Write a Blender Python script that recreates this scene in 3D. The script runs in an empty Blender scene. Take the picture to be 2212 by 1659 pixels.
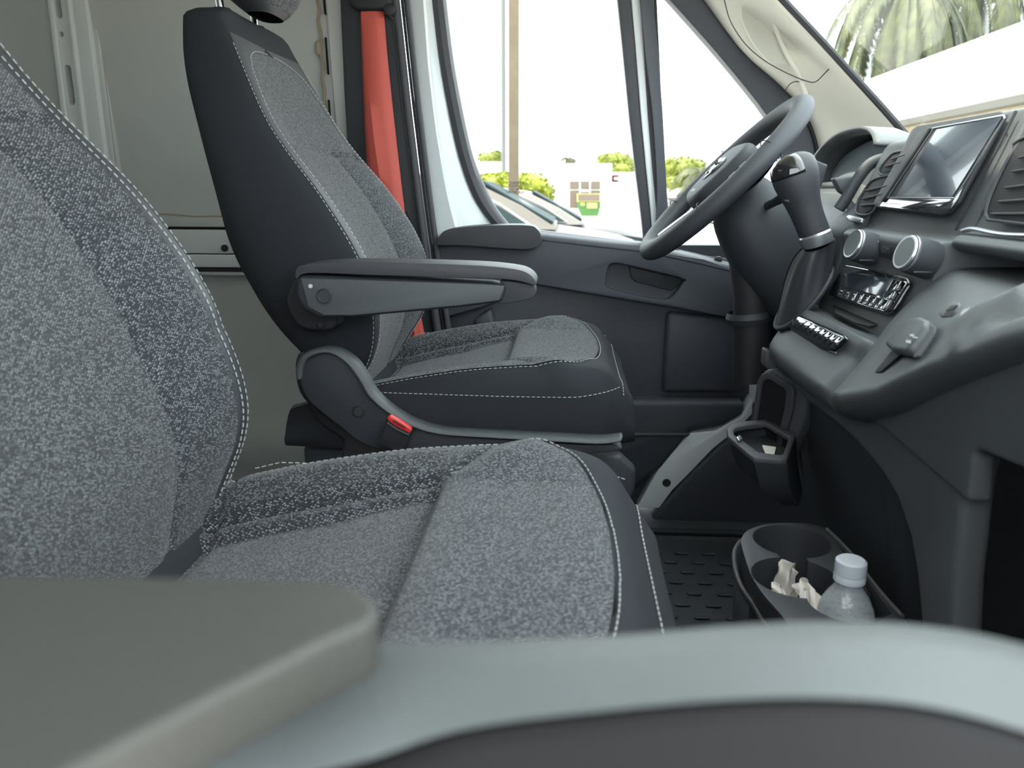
import bpy, bmesh, math, random
from mathutils import Vector, Matrix
random.seed(7)
D=bpy.data; SC=bpy.context.scene; COL=SC.collection
# ------------------------------------------------------------------ camera
F=1660.0; YAW=math.radians(4); PIT=math.radians(-14.2); CAM=Vector((0,0,.8))
fw=Vector((-math.sin(YAW)*math.cos(PIT),math.cos(YAW)*math.cos(PIT),math.sin(PIT)))
rt=Vector((math.cos(YAW),math.sin(YAW),0)); up=rt.cross(fw)
cd=D.cameras.new('camera'); cam=D.objects.new('camera',cd); COL.objects.link(cam)
cam.matrix_world=Matrix.Translation(CAM)@Matrix((rt,up,-fw)).transposed().to_4x4()
cd.sensor_width=36; cd.lens=36*F/2212; cd.clip_start=.01; cd.clip_end=500
cd.dof.use_dof=True; cd.dof.focus_distance=1.25; cd.dof.aperture_fstop=8.0
SC.camera=cam
# ------------------------------------------------------------------ sky, sun, exposure
w=D.worlds.new('sky'); SC.world=w; w.use_nodes=True
bg=w.node_tree.nodes['Background']; bg.inputs[0].default_value=(.90,.96,1,1); bg.inputs[1].default_value=5.8
sd=D.lights.new('sun','SUN'); sd.energy=11; sd.angle=math.radians(1.2); sd.color=(1,.9,.72)
sun=D.objects.new('sun',sd); COL.objects.link(sun)
sun.rotation_euler=Vector((-.35,-.13,.92)).to_track_quat('Z','Y').to_euler()
vs=SC.view_settings; vs.view_transform='Standard'; vs.look='None'; vs.exposure=0; vs.gamma=1; vs.use_curve_mapping=False

def at(px,py,Y=None,Z=None,X=None):
    d=fw+rt*((px-1106)/F)-up*((py-829.5)/F)
    if Y is not None: t=(Y-CAM.y)/d.y
    elif Z is not None: t=(Z-CAM.z)/d.z
    else: t=(X-CAM.x)/d.x
    return CAM+d*t
# ------------------------------------------------------------------ materials
def mat(name,col,rough=.5,metal=0,bump=0,bscale=600,spec=.5,coat=0,noise=0,nscale=8,emit=None,trans=0):
    m=D.materials.new(name); m.use_nodes=True; nt=m.node_tree; b=nt.nodes['Principled BSDF']
    b.inputs['Base Color'].default_value=(*col,1); b.inputs['Roughness'].default_value=rough
    b.inputs['Metallic'].default_value=metal; b.inputs['Specular IOR Level'].default_value=spec
    b.inputs['Coat Weight'].default_value=coat; b.inputs['Coat Roughness'].default_value=.03
    b.inputs['Transmission Weight'].default_value=trans
    tc=nt.nodes.new('ShaderNodeTexCoord')
    if noise:
        n=nt.nodes.new('ShaderNodeTexNoise'); n.inputs['Scale'].default_value=nscale; n.inputs['Detail'].default_value=5
        nt.links.new(tc.outputs['Object'],n.inputs['Vector'])
        r=nt.nodes.new('ShaderNodeValToRGB'); r.color_ramp.elements[0].position=.35; r.color_ramp.elements[1].position=.65
        r.color_ramp.elements[0].color=(*[c*(1-noise) for c in col],1); r.color_ramp.elements[1].color=(*[min(1,c*(1+noise)) for c in col],1)
        nt.links.new(n.outputs['Fac'],r.inputs['Fac']); nt.links.new(r.outputs['Color'],b.inputs['Base Color'])
    if bump:
        n=nt.nodes.new('ShaderNodeTexNoise'); n.inputs['Scale'].default_value=bscale; n.inputs['Detail'].default_value=2
        nt.links.new(tc.outputs['Object'],n.inputs['Vector'])
        bp=nt.nodes.new('ShaderNodeBump'); bp.inputs['Strength'].default_value=bump; bp.inputs['Distance'].default_value=.001
        nt.links.new(n.outputs['Fac'],bp.inputs['Height']); nt.links.new(bp.outputs['Normal'],b.inputs['Normal'])
    if emit: b.inputs['Emission Color'].default_value=(*emit,1); b.inputs['Emission Strength'].default_value=1
    return m
def fabric(name,dark,light,scale=430,lo=.38,hi=.62,plane='yz'):
    m=D.materials.new(name); m.use_nodes=True; nt=m.node_tree; b=nt.nodes['Principled BSDF']
    b.inputs['Roughness'].default_value=.85; b.inputs['Specular IOR Level'].default_value=.2
    b.inputs['Sheen Weight'].default_value=.15
    tc=nt.nodes.new('ShaderNodeTexCoord'); mp=nt.nodes.new('ShaderNodeMapping')
    sx=nt.nodes.new('ShaderNodeSeparateXYZ'); cx=nt.nodes.new('ShaderNodeCombineXYZ'); nt.links.new(tc.outputs['Object'],sx.inputs[0])
    if plane=='yz':      # lateral and height, stretched a little by depth so that the bolster flanks keep their weave
        ma=nt.nodes.new('ShaderNodeMath'); ma.operation='MULTIPLY_ADD'; ma.inputs[1].default_value=.6
        nt.links.new(sx.outputs[0],ma.inputs[0]); nt.links.new(sx.outputs[1],ma.inputs[2]); nt.links.new(ma.outputs[0],cx.inputs[0]); nt.links.new(sx.outputs[2],cx.inputs[1])
    else:
        nt.links.new(sx.outputs[0],cx.inputs[0]); nt.links.new(sx.outputs[1],cx.inputs[1])
    mp.inputs['Rotation'].default_value=(0,0,.5); mp.inputs['Scale'].default_value=(.62,1.3,1)
    nt.links.new(cx.outputs[0],mp.inputs['Vector'])
    v=nt.nodes.new('ShaderNodeTexVoronoi'); v.voronoi_dimensions='2D'; v.inputs['Scale'].default_value=scale; v.inputs['Randomness'].default_value=.45
    nt.links.new(mp.outputs['Vector'],v.inputs['Vector'])
    s=nt.nodes.new('ShaderNodeSeparateColor'); nt.links.new(v.outputs['Color'],s.inputs['Color'])
    mr=nt.nodes.new('ShaderNodeMapRange'); mr.inputs['From Min'].default_value=lo; mr.inputs['From Max'].default_value=hi; mr.inputs['To Min'].default_value=.12; mr.inputs['To Max'].default_value=1
    nt.links.new(s.outputs[0],mr.inputs['Value'])
    dd=nt.nodes.new('ShaderNodeMapRange'); dd.inputs['From Min'].default_value=.18; dd.inputs['From Max'].default_value=.46; dd.inputs['To Min'].default_value=1; dd.inputs['To Max'].default_value=0
    nt.links.new(v.outputs['Distance'],dd.inputs['Value'])
    ml=nt.nodes.new('ShaderNodeMath'); ml.operation='MULTIPLY'; nt.links.new(mr.outputs[0],ml.inputs[0]); nt.links.new(dd.outputs[0],ml.inputs[1])
    mx=nt.nodes.new('ShaderNodeMix'); mx.data_type='RGBA'; mx.inputs[6].default_value=(*dark,1); mx.inputs[7].default_value=(*light,1)
    nt.links.new(ml.outputs[0],mx.inputs[0]); nt.links.new(mx.outputs[2],b.inputs['Base Color'])
    bp=nt.nodes.new('ShaderNodeBump'); bp.invert=True; bp.inputs['Strength'].default_value=.6; bp.inputs['Distance'].default_value=.0012
    nt.links.new(v.outputs['Distance'],bp.inputs['Height']); nt.links.new(bp.outputs['Normal'],b.inputs['Normal'])
    return m
def pane_mat(name,tint,refl=.25):
    m=D.materials.new(name); m.use_nodes=True; nt=m.node_tree; nt.nodes.remove(nt.nodes['Principled BSDF'])
    o=nt.nodes['Material Output']; t=nt.nodes.new('ShaderNodeBsdfTransparent'); t.inputs[0].default_value=(*tint,1)
    g=nt.nodes.new('ShaderNodeBsdfGlossy'); g.inputs['Roughness'].default_value=.01
    lw=nt.nodes.new('ShaderNodeLayerWeight'); lw.inputs[0].default_value=.12
    mx=nt.nodes.new('ShaderNodeMixShader'); ml=nt.nodes.new('ShaderNodeMath'); ml.operation='MULTIPLY'; ml.inputs[1].default_value=refl; nt.links.new(lw.outputs[1],ml.inputs[0]); nt.links.new(ml.outputs[0],mx.inputs[0]); nt.links.new(t.outputs[0],mx.inputs[1]); nt.links.new(g.outputs[0],mx.inputs[2])
    nt.links.new(mx.outputs[0],o.inputs[0]); return m
M={}
M['plastic']=mat('dark_grained_plastic',(.080,.089,.096),.52,bump=.35,bscale=900)
M['plastic2']=mat('charcoal_plastic',(.035,.040,.048),.55,bump=.25,bscale=900)
M['fdoor']=mat('grey_green_door_trim',(.085,.097,.098),.5,bump=.4,bscale=800)
M['wheel']=mat('wheel_leather',(.045,.050,.058),.6,bump=.3,bscale=900)
M['door']=mat('door_trim_plastic',(.052,.058,.074),.5,bump=.4,bscale=800)
M['leather']=mat('black_vinyl',(.036,.039,.046),.5,bump=.3,bscale=1200)
M['cloth']=mat('black_plain_cloth',(.024,.027,.033),.8,bump=.8,bscale=1500,spec=.25)
M['fab']=fabric('melange_fabric_bolster_shaded',(.013,.0155,.020),(.33,.352,.38),500,.3,1.0)  # darker than the insert weave: mostly bolster shade put into the colour
M['fabi']=fabric('melange_fabric_insert',(.028,.031,.036),(.31,.325,.34),520,.15,1.0)
M['fabci']=fabric('melange_fabric_seat_panel',(.019,.022,.028),(.29,.31,.335),520,.15,1.0,'xy')
M['fabc']=fabric('melange_fabric_cushion',(.013,.0155,.020),(.33,.352,.38),500,.3,1.0,'xy')
M['fab2']=fabric('fine_melange_fabric',(.038,.044,.054),(.25,.27,.29),760,.3,.8)
M['thread']=mat('grey_thread',(.42,.44,.45),.7)
M['white']=mat('white_paint',(.82,.88,.90),.28,coat=.4)
M['cargo']=mat('primer_white_paint',(.64,.66,.63),.5,noise=.06,nscale=3)
M['cargo2']=mat('primer_white_post',(.78,.81,.79),.45)
M['sealant']=mat('beige_sealant',(.45,.38,.29),.6)
M['beige']=mat('light_grey_trim',(.84,.82,.73),.6,bump=.25,bscale=700)
M['beige2']=mat('grab_handle_recess_trim',(.70,.69,.60),.65)
M['rubber']=mat('black_rubber',(.018,.019,.023),.6)
M['fpad']=mat('grey_armrest_vinyl',(.039,.041,.037),.5,bump=.4,bscale=800)
M['fseal']=mat('dark_window_seal',(.014,.0135,.0145),.7,spec=.2)
M['knobcap']=mat('grey_knob_cap',(.13,.15,.155),.5)
M['seal']=mat('grey_rubber_seal',(.062,.064,.075),.65)
M['black']=mat('matt_black',(.008,.009,.011),.7)
M['belt']=mat('red_webbing',(.60,.10,.075),.55,bump=.6,bscale=900)
M['signred']=mat('red_sign_paint',(.06,.004,.006),.8,spec=.1)
M['red']=mat('red_plastic',(.65,.04,.04),.35)
M['chrome']=mat('chrome',(.75,.77,.8),.12,metal=1)
M['silver']=mat('satin_silver',(.42,.44,.47),.3,metal=.8)
M['piano']=mat('gloss_black',(.01,.011,.014),.08,coat=1)
M['screen']=mat('touch_screen',(.02,.03,.045),.13,coat=.6)
M['mark']=mat('white_print',(.55,.58,.6),.6)
M['mark2']=mat('grey_embossed_print',(.11,.12,.13),.5)
M['floor']=mat('rubber_floor',(.05,.058,.07),.6,bump=.3,bscale=500,noise=.12,nscale=10)
M['tissue']=mat('tissue_paper',(.66,.62,.58),.9,noise=.05,nscale=40)
M['cap']=mat('white_bottle_cap',(.62,.68,.74),.4)
M['water']=pane_mat('clear_bottle_plastic',(.80,.84,.87),1.0)
M['bottle']=mat('frosted_clear_plastic',(.82,.88,.92),.15,trans=.6,bump=.7,bscale=200)
M['label']=mat('dark_red_label',(.16,.02,.03),.4)
M['dial']=mat('cluster_lens',(.25,.29,.32),.08,coat=1)
M['glass']=pane_mat('window_glass',(.95,.98,.97))
M['concrete']=mat('concrete_pole',(.115,.088,.06),.9,noise=.08,nscale=6)
M['galv']=mat('grey_pole',(.10,.102,.10),.7)
M['asphalt']=mat('sunlit_pavement',(.55,.53,.5),.9,noise=.1,nscale=2)
M['stucco']=mat('white_stucco',(.85,.84,.8),.9)
M['tan']=mat('tan_wall',(.36,.31,.22),.9,noise=.1,nscale=3)
M['fascia']=mat('grey_gutter',(.085,.08,.07),.8)
M['winframe']=mat('grey_window_frame',(.2,.17,.14),.6)
M['tint']=mat('bronze_window_glass',(.11,.08,.06),.2)
M['hedge']=mat('hedge_leaves',(.15,.17,.003),.6,noise=.5,nscale=2)
M['leaf']=mat('tree_leaves',(.13,.15,.012),.6,noise=.4,nscale=1)
M['palm']=mat('palm_leaves',(.045,.050,.014),.55,noise=.45,nscale=2)
M['bark']=mat('palm_bark',(.08,.072,.06),.9,noise=.3,nscale=5)
M['carsilver']=mat('champagne_car_paint',(.085,.075,.066),.6)
M['carwhite']=mat('white_car_paint',(.13,.12,.118),.6)
M['cardark']=mat('dark_car_paint',(.05,.055,.08),.3,coat=.5)
M['carglass']=mat('car_glass',(.022,.034,.037),.6,spec=.05)
M['green']=mat('green_dumpster_paint',(.035,.11,.02),.6)
M['yellow']=mat('pale_yellow_sticker',(.35,.33,.1),.6)
M['lens']=mat('headlight_lens',(.035,.045,.055),.3)

# ------------------------------------------------------------------ helpers
ORG={}
def tag(o,label=None,cat=None,group=None,kind=None):
    if label:o['label']=label
    if cat:o['category']=cat
    if group:o['group']=group
    if kind:o['kind']=kind
    return o
def thing(name,label,cat,loc=(0,0,0),group=None,kind=None):
    o=D.objects.new(name,None); COL.objects.link(o); o.location=loc; o.empty_display_size=.05
    ORG[o]=Vector(loc); return tag(o,label,cat,group,kind)
def mk(name,vs,fs,m,parent=None,smooth=True,bevel=0,seg=3,sub=0,solid=0,soff=-1,local=False,auto=True):
    me=D.meshes.new(name); 
    org=ORG.get(parent,Vector((0,0,0)))
    if local: org=Vector((0,0,0))
    me.from_pydata([tuple(Vector(v)-org) for v in vs],[],[tuple(f) for f in fs]); me.validate()
    bm=bmesh.new(); bm.from_mesh(me); bmesh.ops.remove_doubles(bm,verts=bm.verts,dist=1e-6)
    bmesh.ops.delete(bm,geom=[v for v in bm.verts if not v.link_faces],context='VERTS'); bmesh.ops.recalc_face_normals(bm,faces=bm.faces); bm.to_mesh(me); bm.free()
    me.materials.append(m)
    for p in me.polygons: p.use_smooth=smooth
    o=D.objects.new(name,me); COL.objects.link(o)
    if parent: o.parent=parent; ORG[o]=ORG.get(parent,Vector((0,0,0)))
    if solid:
        s=o.modifiers.new('s','SOLIDIFY'); s.thickness=solid; s.offset=soff
    if bevel:
        b=o.modifiers.new('b','BEVEL'); b.width=bevel; b.segments=seg; b.limit_method='ANGLE'; b.angle_limit=math.radians(28); b.harden_normals=False
    if sub:
        s=o.modifiers.new('u','SUBSURF'); s.levels=sub; s.render_levels=sub
    if smooth and auto and me.polygons:
        me.set_sharp_from_angle(angle=math.radians(42)) if not bevel else None
    return o
class MB:
    def __init__(s): s.v=[]; s.f=[]
    def add(s,vs,fs):
        n=len(s.v); s.v+= [Vector(v) for v in vs]; s.f+=[[i+n for i in f] for f in fs]; return s
    def grid(s,rows,cu=False,cv=False):
        n=len(rows);k=len(rows[0]);fs=[]
        for i in range(n if cu else n-1):
            for j in range(k if cv else k-1):
                a=i*k+j;b=i*k+(j+1)%k;c=((i+1)%n)*k+(j+1)%k;d=((i+1)%n)*k+j
                fs.append((a,b,c,d))
        return s.add([p for r in rows for p in r],fs)
    def prism(s,pts,vec):
        n=len(pts); vec=Vector(vec); vs=[Vector(p) for p in pts]+[Vector(p)+vec for p in pts]
        fs=[list(range(n)),list(range(2*n-1,n-1,-1))]+[(i,(i+1)%n,(i+1)%n+n,i+n) for i in range(n)]
        return s.add(vs,fs)
    def box(s,c,size,R=None):
        c=Vector(c);hx,hy,hz=[q/2 for q in size];vs=[]
        for x in(-hx,hx):
            for y in(-hy,hy):
                for z in(-hz,hz):
                    p=Vector((x,y,z)); p=R@p if R else p; vs.append(c+p)
        return s.add(vs,[(0,1,3,2),(4,6,7,5),(0,4,5,1),(2,3,7,6),(0,2,6,4),(1,5,7,3)])
    def tube(s,path,r,n=12,cap=True,closed=False,sx=1,sy=1,upv=None):
        path=[Vector(p) for p in path]; N=len(path); rs=r if isinstance(r,(list,tuple)) else [r]*N
        rows=[];prev=None
        for i,p in enumerate(path):
            a=path[(i-1)%N] if closed or i>0 else p; b=path[(i+1)%N] if closed or i<N-1 else p
            t=(b-a).normalized()
            if prev is None:
                q=Vector(upv) if upv else (Vector((0,0,1)) if abs(t.z)<.9 else Vector((1,0,0)))
            else: q=prev
            q=(q-t*q.dot(t)).normalized(); prev=q; e=t.cross(q)
            rows.append([p+(q*math.cos(k*2*math.pi/n)*sx+e*math.sin(k*2*math.pi/n)*sy)*rs[i] for k in range(n)])
        base=len(s.v); s.grid(rows,cu=closed,cv=True)
        if cap and not closed:
            s.f.append([base+k for k in range(n)][::-1]); s.f.append([base+(N-1)*n+k for k in range(n)])
        return s
    def lathe(s,prof,c,axis,n=32):
        c=Vector(c);axis=Vector(axis).normalized(); q=Vector((0,0,1)) if abs(axis.z)<.9 else Vector((1,0,0))
        q=(q-axis*q.dot(axis)).normalized(); e=axis.cross(q)
        rows=[[c+axis*h+(q*math.cos(k*2*math.pi/n)+e*math.sin(k*2*math.pi/n))*r for k in range(n)] for r,h in prof]
        return s.grid(rows,cv=True)
    def sphere(s,c,r,n=12,sc=(1,1,1)):
        c=Vector(c);rows=[]
        for i in range(n+1):
            a=math.pi*i/n; rows.append([c+Vector((math.sin(a)*math.cos(2*math.pi*k/(2*n))*sc[0],math.sin(a)*math.sin(2*math.pi*k/(2*n))*sc[1],math.cos(a)*sc[2]))*r for k in range(2*n)])
        return s.grid(rows,cv=True)
    def build(s,name,m,parent=None,**k): return mk(name,s.v,s.f,m,parent,**k)
def P(name,pts,vec,m,parent=None,**k): return MB().prism(pts,vec).build(name,m,parent,**k)
def pix(pl,**k): return [at(*p,**k) for p in pl]
def cr(pts,n=6,closed=False):          # Catmull-Rom
    pts=[Vector(p) for p in pts];N=len(pts);out=[]
    for i in range(N if closed else N-1):
        g=lambda j:pts[j%N] if closed else pts[min(max(j,0),N-1)]
        a,b,c,d=g(i-1),g(i),g(i+1),g(i+2)
        for k in range(n):
            t=k/n; out.append(.5*((2*b)+(c-a)*t+(2*a-5*b+4*c-d)*t*t+(3*b-a-3*c+d)*t**3))
    if not closed: out.append(pts[-1])
    return out
def itp(x,tab):
    if x<=tab[0][0]: return tab[0][1]
    for (a,b),(c,d) in zip(tab,tab[1:]):
        if x<=c:
            return b+(d-b)*(x-a)/(c-a)
    return tab[-1][1]
def sitp(x,tab):    # smoothed
    h=.012*(tab[-1][0]-tab[0][0])*2
    return sum(itp(x+k*h,tab) for k in(-2,-1,0,1,2))/5
def stitch(name,paths,parent,r=.0006,L=.0048,G=.003,m=None,local=True):
    for path in paths:
        mb=MB(); path=[Vector(p) for p in path]; acc=0; on=True; cur=[path[0]]
        for a,b in zip(path,path[1:]):
            seg=(b-a).length; pos=0
            while seg-pos>1e-7:
                need=(L if on else G)-acc; st=min(need,seg-pos); pos+=st; acc+=st; q=a+(b-a)*(pos/seg)
                if acc>=(L if on else G)-1e-7:
                    if on: mb.tube([cur[0],q],r,n=5)
                    on=not on; acc=0; cur=[q]
        mb.build(name,m or M['thread'],parent,local=local)
def text(name,body,o,right,upv,size,m,parent,depth=.0003,mirror=False):
    c=D.curves.new('t','FONT'); c.body=body; c.size=size; c.align_x='CENTER'; c.align_y='CENTER'; c.extrude=depth
    t=D.objects.new('t',c); COL.objects.link(t); dg=bpy.context.evaluated_depsgraph_get(); dg.update()
    me=D.meshes.new_from_object(t.evaluated_get(dg)); D.objects.remove(t); me.name=name
    right=Vector(right).normalized(); upv=Vector(upv); upv=(upv-right*upv.dot(right)).normalized(); n=right.cross(upv)
    if mirror: right=-right
    T=Matrix((right,upv,n)).transposed().to_4x4(); T.translation=Vector(o)-ORG.get(parent,Vector((0,0,0)))
    me.transform(T); me.materials.clear(); me.materials.append(m)
    ob=D.objects.new(name,me); COL.objects.link(ob); ob.parent=parent; ORG[ob]=ORG.get(parent,Vector()); return ob
def cut(o,cutter_mb):
    co=cutter_mb.build('cutter',o.data.materials[0],None)
    org=ORG.get(o,Vector()); co.location=-org
    mods=[(md.name) for md in o.modifiers]
    b=o.modifiers.new('bool','BOOLEAN'); b.operation='DIFFERENCE'; b.object=co; b.solver='EXACT'
    while o.modifiers[0].name!='bool':
        i=list(o.modifiers).index(o.modifiers['bool']); o.modifiers.move(i,i-1)
    par=o.parent; o.parent=None
    others=[m for m in o.modifiers if m.name!='bool']; sv=[(m,m.show_viewport) for m in others]
    for m_,_ in sv: m_.show_viewport=False
    bpy.context.view_layer.update()
    dg=bpy.context.evaluated_depsgraph_get(); me=D.meshes.new_from_object(o.evaluated_get(dg))
    if len(me.polygons)<4: me=o.data.copy(); print('EMPTY CUT',o.name)
    me.name=o.data.name; o.modifiers.remove(o.modifiers['bool']); o.data=me
    for m_,s_ in sv: m_.show_viewport=s_
    o.parent=par; D.objects.remove(co); return o
def rrect(c,right,upv,w_,h_,r,n=5):
    c=Vector(c);right=Vector(right).normalized();upv=Vector(upv);upv=(upv-right*upv.dot(right)).normalized();out=[]
    for sx,sy,a0 in((1,1,0),(-1,1,90),(-1,-1,180),(1,-1,270)):
        for k in range(n+1):
            a=math.radians(a0+90*k/n); out.append(c+right*(sx*(w_/2-r)+r*math.cos(a))+upv*(sy*(h_/2-r)+r*math.sin(a)))
    return out
def frame(name,outer,inner,vec,m,parent,**k):   # ring between two loops of same count, extruded
    n=len(outer);vec=Vector(vec);vs=[Vector(p) for p in outer]+[Vector(p) for p in inner]+[Vector(p)+vec for p in outer]+[Vector(p)+vec for p in inner];fs=[]
    for i in range(n):
        j=(i+1)%n; fs+=[(i,j,j+n,i+n),(i+2*n,i+3*n,j+3*n,j+2*n),(i,i+2*n,j+2*n,j),(i+n,j+n,j+3*n,i+3*n)]
    return mk(name,vs,fs,m,parent,**k)
# ================================================================== STRUCTURE: van body shell
def struct(o): o['kind']='structure'; return o
struct(MB().box((-1.0,.98,-.015),(4.4,2.02,.03)).build('floor',M['floor'],smooth=False))
struct(MB().box((-1.45,.96,1.66),(3.1,2.1,.04)).build('ceiling',M['cargo'],smooth=False))
# far cargo wall with rails, perforated post and lower beam
WY=1.95
def wy(z): return WY+.03-.10*max(0,z-.3)      # slight tumblehome
rows=[[Vector((x,wy(z)+.012,z)) for x in [-3.2,-2.4,-1.7,-1.2,-.9,-.6,-.42]] for z in [-.02,.15,.3,.5,.7,.9,1.1,1.3,1.5,1.66]]
wl=struct(MB().grid(rows).build('wall_left',M['cargo'],solid=.03,soff=1))
struct(MB().box((-1.85,-.06,.82),(2.7,.04,1.68)).build('wall_right',M['cargo'],smooth=False))
struct(MB().box((-3.2,.95,.82),(.04,2.0,1.68)).build('wall_rear',M['cargo'],smooth=False))
def post():
    o=thing('trim_1','painted steel wall post with slotted holes on the cargo wall','post',(-1.2,1.9,0),kind='structure')
    L=[(56,-420),(99,-40),(103,0),(140,300),(153,400),(173,560)]; 
    def strip(n,off0,off1,y0,m,par=o):
        a=[at(px+off0,py,Y=y0-.10*max(0,.3)) for px,py in L]; b=[at(px+off1,py,Y=y0-.03) for px,py in L]
        return MB().grid([a,b]).build(n,m,par,solid=.012,soff=0)
    def band(n,o0,o1,Y0,th,m,par=o):
        pts=[at(px+o0,py,Y=Y0) for px,py in L]+[at(px+o1,py,Y=Y0) for px,py in L[::-1]]
        return P(n,pts,(0,th,0),m,par,bevel=.003)
    f=band('post_face',2,40,1.868,.05,M['cargo2'])
    mb=MB()
    for (px,py,h,wd) in [(124,8,62,13),(132,74,11,10),(150,184,84,14),(166,300,12,10)]:
        c=at(px,py,Y=1.868); u=at(px+h*.17,py+h*.5,Y=1.868)-at(px-h*.17,py-h*.5,Y=1.868); H=u.length; W=wd*H/math.hypot(h,h*.34) if h>20 else H*.9
        loop=rrect(c+Vector((0,-.01,0)),Vector((1,0,0)),u,min(W,H)*.95 if h<20 else wd*.00118,H,.49*(min(W,H)*.95 if h<20 else wd*.00118),6)
        mb.prism(loop,(0,.1,0))
    cut(f,mb); 
    band('post_backing',2,40,1.925,.01,M['black'])
    band('post_rib',-2,8,1.862,.015,M['cargo2']); band('post_rib',38,46,1.862,.015,M['cargo2'])
    band('post_flange',46,82,1.89,.04,M['cargo2']); band('post_step',82,100,1.905,.03,M['cargo'])
    pth=cr([at(px+103,py,Y=1.912) for px,py in L],4); MB().tube(pth,.0022,n=6).build('sealant_bead',M['sealant'],o)
    MB().sphere(at(199,92,Y=1.905),.012,8,(.45,.3,1)).build('sealant_blob',M['sealant'],o)
post()
def beam():
    o=thing('trim_2','long horizontal steel beam along the cargo wall with dark seam lines','wall beam',(-.9,1.9,.6),kind='structure')
    def b(n,y0,y1,Y0,th,m):
        P(n,[at(250,y0-2,Y=Y0),at(760,y0+2,Y=Y0),at(760,y1+2,Y=Y0),at(250,y1-2,Y=Y0)],(0,th,0),m,o,bevel=.003)
    b('upper_lip',470,491,1.925,.05,M['cargo']); b('groove',491,497,1.94,.03,M['black']); b('groove',504,508,1.935,.03,M['seal'])
    b('rail_face',497,548,1.925,.04,M['cargo2']); b('rail_face',551,578,1.92,.04,M['cargo2']); b('groove',578,588,1.94,.03,M['seal']); b('lower_lip',588,596,1.935,.03,M['cargo'])
    MB().tube(cr([at(240,458,Y=1.93),at(380,464,Y=1.93),at(420,468,Y=1.93),at(470,467,Y=1.93),at(560,470,Y=1.93)],4),.002,n=6).build('sealant_bead',M['sealant'],o)
    MB().lathe([(0,0),(.009,0),(.009,.004),(.0,.005)],at(486,536,Y=1.924),(0,-1,0),16).build('round_plug',M['rubber'],o)
beam()
def front_post():
    o=thing('trim_3','pale steel post beside the belt pillar with ragged sealant','post',(-.6,1.88,0),kind='structure')
    L=[(676,-420),(700,-40),(712,120),(728,300),(735,420),(742,560)]
    pts=[at(px,py,Y=1.885) for px,py in L]+[at(px+40,py,Y=1.885) for px,py in L[::-1]]
    P('post_face',pts,(0,.06,0),M['cargo2'],o,bevel=.004)
    P('post_step',[at(px-20,py,Y=1.90) for px,py in L]+[at(px+5,py,Y=1.90) for px,py in L[::-1]],(0,.05,0),M['cargo'],o,bevel=.004)
    pth=[]
    for i in range(22):
        py=-30+i*25; px=688+ (py*.075)+random.uniform(-4,4); pth.append(at(px,py,Y=1.895))
    MB().tube(cr(pth,3),.0035,n=6).build('sealant_bead',M['sealant'],o)
    MB().sphere(at(688,104,Y=1.897),.016,8,(.5,.3,1.1)).build('sealant_blob',M['sealant'],o)
    for y0,y1 in((-20,30),(80,160),(215,300)):
        P('slot',[at(697+y0*.05,y0,Y=1.884),at(699+y0*.05,y0,Y=1.884),at(701+y1*.05,y1,Y=1.884),at(699+y1*.05,y1,Y=1.884)],(0,.01,0),M['black'],o)
front_post()
# ---- belt pillar (B-pillar) trim
def pillar():
    o=thing('trim_4','black plastic belt pillar trim behind the driver seat','pillar trim',(-.5,1.83,0),kind='structure')
    L=[(690,-450),(728,-60),(733,0),(742,200),(748,300),(770,520),(790,800)]; R=[(800,-450),(838,-60),(846,0),(868,200),(880,300),(908,520),(950,800)]
    P('pillar_face',[at(*p,Y=1.82) for p in L]+[at(*p,Y=1.82) for p in R[::-1]],(0,.09,0),M['plastic2'],o,bevel=.008)
    for off,wd,y,m,n in((0,17,1.802,'seal','door_seal'),(19,6,1.81,'rubber','door_seal_lip'),(26,13,1.806,'seal','door_seal')):
        pth=cr([at(px+off+wd/2,py,Y=y) for px,py in R],5); MB().tube(pth,wd*.00056,n=10,upv=(1,0,0)).build(n,M[m],o)
pillar()
# ---- belt
def belt():
    o=thing('seat_belt','red webbing seat belt hanging from the black guide on the belt pillar','seat belt',tuple(at(810,20,Y=1.80)))
    A=[(779,18,1.80),(783,130,1.795),(790,300,1.79),(800,420,1.785),(830,560,1.78),(878,680,1.775),(886,760,1.77)]
    B=[(829,18,1.80),(838,130,1.79),(856,300,1.785),(876,470,1.77),(888,560,1.775),(911,690,1.77),(925,760,1.765)]
    a=cr([at(x,y,Y=q) for x,y,q in A],8);b=cr([at(x,y,Y=q) for x,y,q in B],8)
    rows=[]
    for i,(p,q) in enumerate(zip(a,b)):
        t=i/(len(a)-1); f=.06+.35*min(1,t*2.2)
        rows.append([p,p.lerp(q,f*.5)+Vector((0,-.004*min(1,t*3),0)),p.lerp(q,f)+Vector((0,-.011*min(1,t*3),0)),p.lerp(q,(1+f)/2)+Vector((0,-.004,0)),q])
    MB().grid(rows).build('webbing',M['belt'],o,solid=.0014)
    g=[(748,-40),(846,-40),(846,8),(835,22),(770,22),(752,6)]
    P('belt_guide',pix(g,Y=1.785),(0,.04,0),M['rubber'],o,bevel=.008)
    MB().lathe([(0,-.012),(.011,-.010),(.014,-.002),(.014,.02)],at(842,22,Y=1.79),(0,1,0),20).build('guide_bolt',M['rubber'],o)
    MB().tube([at(872,484,Y=1.80),at(885,470,Y=1.80),at(881,457,Y=1.80)],.003,n=8).build('belt_clip',M['rubber'],o)
belt()
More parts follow.
